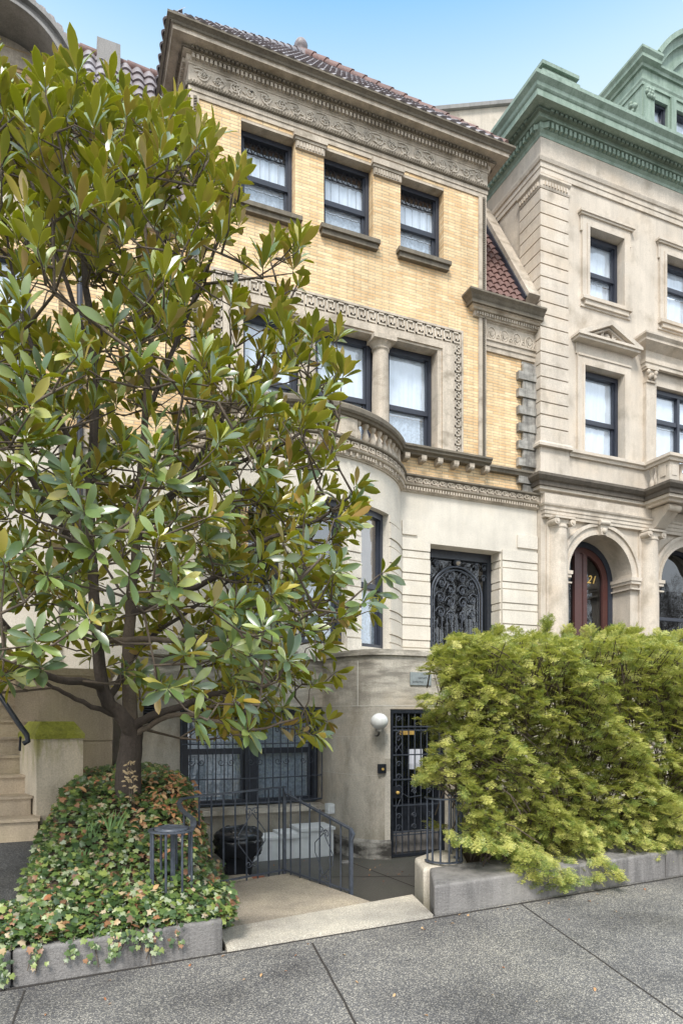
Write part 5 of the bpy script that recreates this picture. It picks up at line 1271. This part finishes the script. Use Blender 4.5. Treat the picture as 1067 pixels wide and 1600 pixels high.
for p, d, z in clusters:
    d = np.array(d); a, b = rot_to(d); n = rs.randint(7, 11); ph = rs.uniform(0, 6.28)
    low = max(0, min(1, (4.4 - z) / 2.6)); base = np.array(p)
    for i in range(n):
        an = ph + i * 2.4; tt = i / n
        spread = radians((20 + 34 * tt) + low * 26 * rs.uniform(.2, 1.6) + rs.uniform(-12, 14))
        rad_ = a * cos(an) + b * sin(an); dv = d * cos(spread) + rad_ * sin(spread)
        dv = dv + np.array([0, 0, -.25 * low - (.5 if rs.random() < .12 * (.4 + low) else 0)]); dv /= np.linalg.norm(dv)
        side = np.cross(dv, d); side /= max(1e-6, np.linalg.norm(side)); nr = np.cross(side, dv)
        if nr @ d < 0: nr = -nr; 
        side = np.cross(dv, nr)
        # twist
        tw = rs.uniform(-.9, .9); s2 = side * cos(tw) + nr * sin(tw); n2 = np.cross(s2, dv)
        L_ = rs.triangular(.09, .26, .185)
        mats.append(mat_from(base - d * .05 * tt + dv * .012, s2, dv, n2, L_ * rs.uniform(.85, 1.1), L_))
v_, f_, mi_ = leaf_template()
instmesh('crown', v_, f_, mats, None, TREE, mi_, [M['leaf_top'], M['leaf_under']])
print('magnolia', len(clusters), len(mats), tries)

# ---- yew hedge
HG = thing('yew_hedge', 'broad bushy yellow green yew hedge spilling over the granite kerb', 'hedge', (5.5, 6.2, .3))
M['yew'] = leafmat('yew needles', [(0, (.05, .10, .03)), (.3, (.14, .20, .055)), (.52, (.36, .39, .10)), (.78, (.58, .56, .17)), (1, (.78, .70, .27))], .42, .3, (.6, .62, .10), .5, True)
def spray_template(seed):
    r = random.Random(seed); V = []; Fq = []
    def needle(p, d, up, L, W):
        s_ = np.cross(d, up); s_ /= np.linalg.norm(s_) + 1e-9; k = len(V)
        V.extend([tuple(p - s_ * W * .5), tuple(p + s_ * W * .5), tuple(p + d * L + s_ * W * .35), tuple(p + d * L - s_ * W * .35)]); Fq.append((k, k + 1, k + 2, k + 3))
    up = np.array([0, 0, 1.])
    def branch(p0, d, L, nn):
        d = d / np.linalg.norm(d); sd = np.cross(d, up); sd /= np.linalg.norm(sd)
        for i in range(nn):
            t_ = (i + .5) / nn; p = p0 + d * L * t_ + np.array([0, 0, -.18 * L * t_ * t_])
            for sg in (-1, 1):
                dv = sd * sg * 1. + d * .75 + up * r.uniform(-.1, .45); dv /= np.linalg.norm(dv)
                needle(p, dv, up + sd * r.uniform(-.4, .4), (.14 if t_ < .85 else .11) * r.uniform(.7, 1.1), .055)
        needle(p0 + d * L, d, up, .10, .04)
    branch(np.zeros(3), np.array([0, 1., 0]), 1.0, 9)
    for sg, t_, L in ((-1, .18, .55), (1, .3, .55), (-1, .45, .45), (1, .6, .38), (-1, .72, .3)):
        branch(np.array([0, t_, -.18 * t_ * t_]), np.array([sg * .8, .75, r.uniform(-.1, .2)]), L, 5)
    return V, Fq
def lump(x, y, z): return .95 *(.10 * sin(x * 9.1 + z * 7.7) + .08 * sin(z * 13 + x * 4)) + .16 * sin(x * 2.3 + 1.1) * sin(z * 3.1 + x) + .10 * sin(x * 5.3 + z * 4.1) + .07 * sin(y * 6 + z * 7.3 + x * 3)
rh = random.Random(5); hm = [[], [], []]; stems = MB()
hx0, hx1, hy0, hy1, hz0, hz1 = 3.25, 8.9, 5.12, 7.55, .12, 2.60
cnt = 0
while cnt < 12500:
    fct = rh.random()
    if fct < .60:   # front face
        x = rh.uniform(hx0, hx1); z = rh.uniform(hz0, hz1); depth = rh.random() ** 1.6 * .55; y = hy0 + depth; n = Vector((0, -1, .25))
        if x > 7.6 and rh.random() < .5: continue
    elif fct < .78:
        x = rh.uniform(hx0, hx1); y = rh.uniform(hy0, hy1); z = hz1 - rh.random() ** 1.6 * .4; n = Vector((0, -.3, 1))
    else:
        y = rh.uniform(hy0, hy1); z = rh.uniform(hz0 + .1, hz1); x = hx0 + rh.random() ** 1.6 * .5; n = Vector((-1, -.3, .25))
    # rounded corners
    ex = max(0, (hx0 + .5 - x)) ; ez = max(0, z - (hz1 - .5)); eyy = max(0, hy0 + .5 - y)
    if sqrt(ex ** 2 + ez ** 2 + eyy ** 2) > .62: continue
    g_ = lump(x, y, z)
    bot = .18 + .42 * max(0, (3.8 - x)) * .9 if x < 3.8 else .12 + .03 * (x - 3.8)
    if z < bot + .22 * (x < 3.75): continue
    out = n.normalized(); p = Vector((x, y, z)) + out * g_
    if z < .75: p.y -= .13 * (1 - z / .75)
    px, py = proj(*p)
    if px < 662 + 14 * sin(py * .045): continue
    if px < 700 and py < 1010: continue
    if px < 688 and 1042 < py < 1084: continue
    if py < 988 + 9 * sin(px * .03): continue
    if px < 728 and 1225 < py: 
        if px < 720 - .3 * (py - 1225) * 0 or rh.random() < .5: 
            if not (py > 1290 and px > 690 and rh.random() < .25): continue
    k = rh.randrange(3)
    d = (out * rh.uniform(.7, 1.1) + Vector((rh.uniform(-.55, .45), rh.uniform(-.3, .2), rh.uniform(-.85, .25)))).normalized()
    if z < .7: d = (d + Vector((0, -.1, -.5))).normalized()
    dn_ = np.array(d); a, b = rot_to(dn_); tw = rh.uniform(-.7, .7); a2 = a * cos(tw) + b * sin(tw); b2 = np.cross(a2, dn_)
    L_ = rh.uniform(.085, .15); hm[k].append(mat_from(np.array(p) - dn_ * L_ * .5, a2 * 1.0, dn_, b2, L_, L_))
    if cnt % 6 == 0:
        q = Vector((x, y, z)) - out * rh.uniform(.3, .5) + Vector((rh.uniform(.1, .4), 0, -.25)); stems.tube([q, (q + p) / 2 + Vector((0, 0, .05)), p], [.009, .006, .003], 4)
    cnt += 1
# long sprays that break the outline
for x0_, z0_, dx_, L0 in tuple((at(px_, py_, Y=5.9).x, at(px_, py_, Y=5.9).z, -1, l_) for px_, py_, l_ in ((690, 1135, .26), (690, 1055, .25), (700, 1290, .2), (690, 1200, .12))) + tuple((rh.uniform(3.6, 7.5), 2.6, rh.uniform(-.4, .4), rh.uniform(.03, .12)) for _ in range(16)):
    top = z0_ > 2.5; y0_ = rh.uniform(5.4, 6.4) if top else 5.9
    for k in range(7):
        t_ = k / 6; p = Vector((x0_ + dx_ * L0 * t_ * (.5 if top else 1), y0_ - .1 * t_, z0_ + (L0 * t_ if top else -.02 + .08 * t_)))
        for _ in range(2):
            d = Vector((dx_ + rh.uniform(-.8, .8), rh.uniform(-.7, .3), (1 if top else .1) + rh.uniform(-.3, .4))).normalized(); dn_ = np.array(d); a, b = rot_to(dn_); L_ = rh.uniform(.10, .17)
            hm[k % 3].append(mat_from(np.array(p), a, dn_, b, L_, L_))
    stems.tube([Vector((x0_, y0_, z0_ - (.3 if top else 0))), Vector((x0_ + dx_ * L0 * (.5 if top else 1), y0_ - .1, z0_ + (L0 if top else .06)))], .004, 4)
# trunks inside
for x in (4.3, 4.9, 5.5, 6.3, 7.1, 8.0):
    stems.tube([(x, 6.3, .2), (x + .1, 6.2, .9), (x - .05, 6.25, 1.6), (x + .1, 6.2, 2.3)], [.05, .04, .03, .015], 7)
    for k in range(12):
        z = .4 + k * .16; stems.tube([(x, 6.25, z), (x + rh.uniform(-.5, .5), 5.7 + rh.uniform(-.2, .2), z + .2), (x + rh.uniform(-.8, .8), 5.3, z + .25)], [.018, .012, .005], 5)
# inner foliage, a second deeper layer so no daylight shows through
for _ in range(2600):
    x = rh.uniform(hx0 + .45, hx1); y = rh.uniform(5.6, 7.2); z = rh.uniform(.3, 2.35)
    if proj(x, y, z)[0] < 705 or (z < .9 and proj(x, y, z)[0] < 760): continue
    d = Vector((rh.uniform(-1, 1), rh.uniform(-1, .3), rh.uniform(-.3, .8))).normalized(); dn_ = np.array(d); a, b = rot_to(dn_); L_ = rh.uniform(.16, .28)
    hm[_ % 3].append(mat_from(np.array((x, y, z)), a, dn_, b, L_, L_))
stems.build('branches', M['barkt'], HG)
for k in range(3):
    V, Fq = spray_template(k + 3); instmesh('foliage', V, Fq, hm[k], M['yew'], HG, smooth=False, tone=True)

# ---- ivy bed
M['ivy'] = leafmat('ivy leaf', [(0, (.025, .055, .02)), (.3, (.055, .10, .03)), (.58, (.11, .17, .04)), (.76, (.24, .29, .07)), (.86, (.36, .40, .28)), (.89, (.17, .08, .045)), (.96, (.33, .16, .08)), (.98, (.42, .30, .15)), (1, (.50, .40, .27))], .38, .12, (.3, .4, .05), .6)
ol = [(0, 0), (.30, -.12), (.52, .12), (.36, .30), (.50, .62), (.22, .62), (0, 1.0), (-.22, .62), (-.50, .62), (-.36, .30), (-.52, .12), (-.30, -.12)]
iv = [(0, .35, .04)] + [(x, y, -.06 * (x * x + (y - .35) ** 2) * 2) for x, y in ol]; ivf = [(0, i + 1, (i + 1) % 12 + 1) for i in range(12)]
ri = random.Random(9); im = []
while len(im) < 11500:
    Y = 4.98 + 4.4 * ri.random() ** 1.5; X = ri.uniform(bl(Y) + .02, brt(Y) + .1)
    zz = bedz(min(max(X, bl(Y)), brt(Y) + .04), Y) + ri.uniform(.0, .11) + .04 * sin(X * 9) * sin(Y * 7)
    if ((X - .76) ** 2 + (Y - 5.5) ** 2) < .02: zz -= .02
    n = Vector((ri.uniform(-.55, .55) + (.25 if X > brt(Y) - .4 else 0), ri.uniform(-1.0, .15), ri.uniform(.5, 1.1))).normalized()
    d = Vector((ri.uniform(-1, 1), ri.uniform(-1, .6), -.2)); d = (d - n * d.dot(n)).normalized(); s_ = d.cross(n)
    L_ = ri.uniform(.028, .066) * (1 if Y < 7 else 1.1); im.append(mat_from(np.array((X, Y, zz)), np.array(s_), np.array(d), np.array(n), L_, L_))
# runners hanging over the kerb
vines = MB()
for k in range(30):
    X = ri.uniform(-1.4, .35) if k < 24 else ri.uniform(.3, 1.0); L0 = ri.uniform(.05, .20) if k % 5 else .26; z0_ = zk(X); y0_ = 4.925
    vines.tube([(X, 5.15, z0_ + .05), (X + .02, 4.96, z0_ + .03), (X + ri.uniform(-.06, .06), y0_ - .01, z0_ - L0)], .0035, 4)
    for j in range(int(L0 / .022) + 3):
        t_ = ri.random(); n = Vector((ri.uniform(-.5, .5), -1, ri.uniform(.1, .8))).normalized(); d = Vector((ri.uniform(-.8, .8), 0, -1)); d = (d - n * d.dot(n)).normalized(); s_ = d.cross(n); L_ = ri.uniform(.025, .05)
        im.append(mat_from(np.array((X + ri.uniform(-.05, .05), y0_ - .02, z0_ + .04 - L0 * t_)), np.array(s_), np.array(d), np.array(n), L_, L_))
for k in range(26):   # runners over the landing
    Y = ri.uniform(5.4, 6.7); X = brt(Y)
    for j in range(8):
        t_ = ri.random() * .22; n = Vector((.5, ri.uniform(-.8, 0), 1)).normalized(); d = Vector((1, ri.uniform(-1, .5), 0)); d = (d - n * d.dot(n)).normalized(); s_ = d.cross(n); L_ = ri.uniform(.035, .06)
        im.append(mat_from(np.array((X - .12 + t_, Y + ri.uniform(-.05, .05), .02 + .05 * ri.random() + max(0, .12 - t_))), np.array(s_), np.array(d), np.array(n), L_, L_))
S(vines.build('ivy_runners', M['barkt']), 'stuff')['label'] = 'thin ivy runners hanging over the kerb'
iy = instmesh('ivy', iv, ivf, im, M['ivy'], smooth=False); tag(iy, 'dense ground ivy covering the raised bed under the magnolia', None, None, 'stuff')
# fallen leaves
M['dead'] = leafmat('fallen leaf', [(0, (.30, .10, .04)), (.4, (.42, .20, .08)), (.7, (.50, .33, .16)), (1, (.22, .11, .06))], .7, 0)
dm = []
for k in range(260):
    Y = ri.gauss(6.9, .5) if k < 220 else ri.uniform(5.2, 8.8); X = ri.gauss(.95, .22) if k < 220 else ri.uniform(bl(Y) + .2, brt(Y))
    if not (5.1 < Y < 9 and bl(Y) < X < brt(Y)): continue
    n = Vector((ri.uniform(-.5, .5), ri.uniform(-.9, .1), 1)).normalized(); d = Vector((ri.uniform(-1, 1), ri.uniform(-1, 1), 0)); d = (d - n * d.dot(n)).normalized(); L_ = ri.uniform(.05, .10)
    dm.append(mat_from(np.array((X, Y, bedz(X, Y) + .11)), np.array(d.cross(n)), np.array(d), np.array(n), L_, L_))
v1, f1, m1 = leaf_template(1, .4, 6, .004, .5, .5)
tag(instmesh('fallen_leaves', v1, f1, dm, M['dead']), 'scattered brown and orange fallen leaves lying on the ivy', None, None, 'stuff')
lm = []
for k in range(60):
    X = ri.uniform(-.8, 6.5); Y = 4.9 - abs(ri.gauss(0, .35)) if k < 42 else ri.uniform(3.2, 4.8); L_ = ri.uniform(.015, .045)
    if Y < 2.5: continue
    n = Vector((ri.uniform(-.3, .3), ri.uniform(-.3, .3), 1)).normalized(); d = Vector((ri.uniform(-1, 1), ri.uniform(-1, 1), 0)); d = (d - n * d.dot(n)).normalized()
    lm.append(mat_from(np.array((X, Y, swz(X, Y) + .008)), np.array(d.cross(n)), np.array(d), np.array(n), L_, L_))
for k in range(70):
    X = ri.uniform(1.8, 4.2); Y = ri.uniform(7.2, 9.3); L_ = ri.uniform(.015, .05)
    n = Vector((ri.uniform(-.3, .3), ri.uniform(-.3, .3), 1)).normalized(); d = Vector((ri.uniform(-1, 1), ri.uniform(-1, 1), 0)); d = (d - n * d.dot(n)).normalized()
    lm.append(mat_from(np.array((X, Y, -.24)), np.array(d.cross(n)), np.array(d), np.array(n), L_, L_))
tag(instmesh('leaf_litter', v1, f1, lm, M['dead']), 'small bits of dry leaf litter on the pavement and areaway floor', None, None, 'stuff')
# bulbs shoots
M['shoot'] = plain('pale green shoot', (.16, .26, .09), .5)
def shoots(px, py, Y, n, hgt, w, label):
    c = at(px, py, Y=Y); s = MB(); zb_ = bedz(c.x, c.y)
    for k in range(n):
        a = ri.uniform(-1, 1); l = hgt * ri.uniform(.7, 1); x = c.x + ri.uniform(-.05, .05); y = c.y + ri.uniform(-.04, .04); p = [Vector((x + a * .45 * l * t_ * t_, y - .1 * t_ * t_ * l, zb_ - .02 + l * t_)) for t_ in (0, .35, .7, 1)]
        for i in range(3):
            ww = [w, w * 1.1, w * .8, .001]; s.add([p[i] - Vector((ww[i], 0, 0)), p[i] + Vector((ww[i], 0, 0)), p[i + 1] + Vector((ww[i + 1], 0, 0)), p[i + 1] - Vector((ww[i + 1], 0, 0)), p[i] + Vector((0, .006, 0)), p[i + 1] + Vector((0, .006, 0))], [(0, 1, 2, 3), (1, 4, 5, 2), (4, 0, 3, 5)])
    tag(s.build('bulb_shoots', M['shoot']), label, 'plant', 'green bulb shoots among the ivy')
shoots(178, 1290, 6.3, 12, .30, .007, 'tallest clump of narrow grey green bulb leaves, in the middle of the ivy')
shoots(142, 1285, 6.3, 9, .22, .007, 'smaller clump of narrow bulb leaves just left of the tallest clump')
shoots(128, 1310, 6.0, 7, .14, .009, 'low bright green tuft below the two tall leaf clumps')
shoots(150, 1350, 5.7, 3, .17, .016, 'broad single pale leaf standing in the front of the ivy')
shoots(192, 1335, 5.75, 6, .13, .009, 'short spreading shoots left of the round picket guard')
# dried stem by the trunk
s = MB(); c = at(203, 1215, Y=6.75); zb_ = .95
for k in range(3): s.tube([(c.x + .02 * k, c.y, zb_ - .1), (c.x + .02 * k - .01, c.y - .02, zb_ + .2), (c.x + .03 * k - .03, c.y - .02, zb_ + .36 - .05 * k)], .004, 4)
DS = s.build('dried_stem', M['barkt']); tag(DS, 'dry stem with pale papery leaves in front of the magnolia trunk', 'plant')
dmm = []
for k in range(34):
    zz = zb_ + .05 + .33 * ri.random(); n = Vector((ri.uniform(-1, 1), -1, ri.uniform(-.3, .8))).normalized(); d = Vector((ri.uniform(-1, 1), 0, ri.uniform(-.4, 1))); d = (d - n * d.dot(n)).normalized()
    dmm.append(mat_from(np.array((c.x + ri.uniform(-.035, .035) * (1.7 - (zz - zb_) * 3), c.y - .03, zz)), np.array(d.cross(n)), np.array(d), np.array(n), .045, .045))
M['pale'] = leafmat('pale papery leaf', [(0, (.55, .42, .25)), (1, (.38, .27, .15))], .7, .1)
o = instmesh('papery_leaves', v1, f1, dmm, M['pale']); o.parent = DS

# ---- bare street trees across the road, seen mirrored in the dark glass
def bare_tree(x, y, label, seed, h=11):
    r = random.Random(seed); T = thing('bare_tree', label, 'tree', (x, y, -.6), 'bare street trees mirrored in the windows'); tr = MB(); br = MB()
    tr.tube([(x, y, -.9), (x + .05, y, 1), (x, y, 3)], [.26, .2, .17], 10); tr.build('trunk', M['bark'], T)
    def rec(p, d, L_, rad_, dep):
        q = p + d * L_; br.tube([p, (p + q) / 2 + Vector([r.uniform(-.06, .06) * L_ for _ in range(3)]), q], [rad_, rad_ * .85, rad_ * .65], 5 if dep < 3 else 3, cap=False)
        if dep >= 6: return
        for k in range(3 if dep < 4 else 2):
            nd = (d + Vector([r.uniform(-.75, .75), r.uniform(-.75, .75), r.uniform(-.15, .5)])).normalized(); rec(q, nd, L_ * r.uniform(.68, .85), rad_ * .6, dep + 1)
    for k in range(4): rec(Vector((x, y, 2.9)), Vector((r.uniform(-.7, .7), r.uniform(-.7, .7), 1)).normalized(), h * .19, .12, 0)
    br.build('branches', M['bark'], T)
bare_tree(19, -8.5, 'bare street tree with forked limbs mirrored in the dark entrance glass', 1)
bare_tree(28.0, -8.5, 'bare street tree mirrored in the arched window of the corner house', 2)
bare_tree(34.5, -9.0, 'bare street tree mirrored at the edge of the arched window', 3)

# ================================================================== LIGHT
W = bpy.data.worlds.new('World'); SC.world = W; W.use_nodes = True; nt = W.node_tree
bg = nt.nodes['Background']
sky = N(nt, 'ShaderNodeTexSky', sky_type='NISHITA'); sky.sun_disc = False
EL, AZ = 50, 212      # sun behind the camera and to the left
sky.sun_elevation = radians(EL); sky.sun_rotation = radians(AZ); sky.air_density = 1.3; sky.dust_density = 1.2; sky.ozone_density = 1.5
# pale cloud veil towards the horizon
tc = N(nt, 'ShaderNodeTexCoord'); sp = N(nt, 'ShaderNodeSeparateXYZ'); nt.links.new(tc.outputs['Generated'], sp.inputs[0])
vr = ramp(nt, sp.outputs[2], [(0.0, (7.2, 7.3, 7.4)), (.42, (7.0, 7.6, 8.0)), (.61, (4.0, 4.4, 4.6)), (.685, (2.5, 3.5, 4.3)), (.755, (.8, 2.25, 4.2)), (.85, (8.0, 8.6, 9.0))])
col = mixc(nt, .85, sky.outputs[0], vr)
nt.links.new(col, bg.inputs['Color']); bg.inputs['Strength'].default_value = .155
sl = bpy.data.lights.new('sun', 'SUN'); sl.energy = 2.3; sl.angle = radians(15); sl.color = (1, .95, .88)
so = bpy.data.objects.new('sun', sl); COL.objects.link(so)
d = Vector((sin(radians(AZ)) * cos(radians(EL)), cos(radians(AZ)) * cos(radians(EL)), sin(radians(EL))))
so.rotation_euler = (-d).to_track_quat('-Z', 'Y').to_euler(); so.location = (0, -5, 20)

cam = bpy.data.cameras.new('camera'); co = bpy.data.objects.new('camera', cam); COL.objects.link(co)
cam.sensor_fit = 'VERTICAL'; cam.sensor_height = 36; cam.lens = 36 * F / 1600; cam.shift_y = .2; cam.clip_end = 1000; cam.clip_start = .05
co.location = (0, 0, CZ); co.rotation_euler = (pi / 2, 0, -YAW); SC.camera = co
SC.view_settings.view_transform = 'Standard'; SC.view_settings.look = 'None'; SC.view_settings.exposure = .80; SC.view_settings.gamma = 1
for o in bpy.data.objects:
    if '_o' in o: del o['_o']
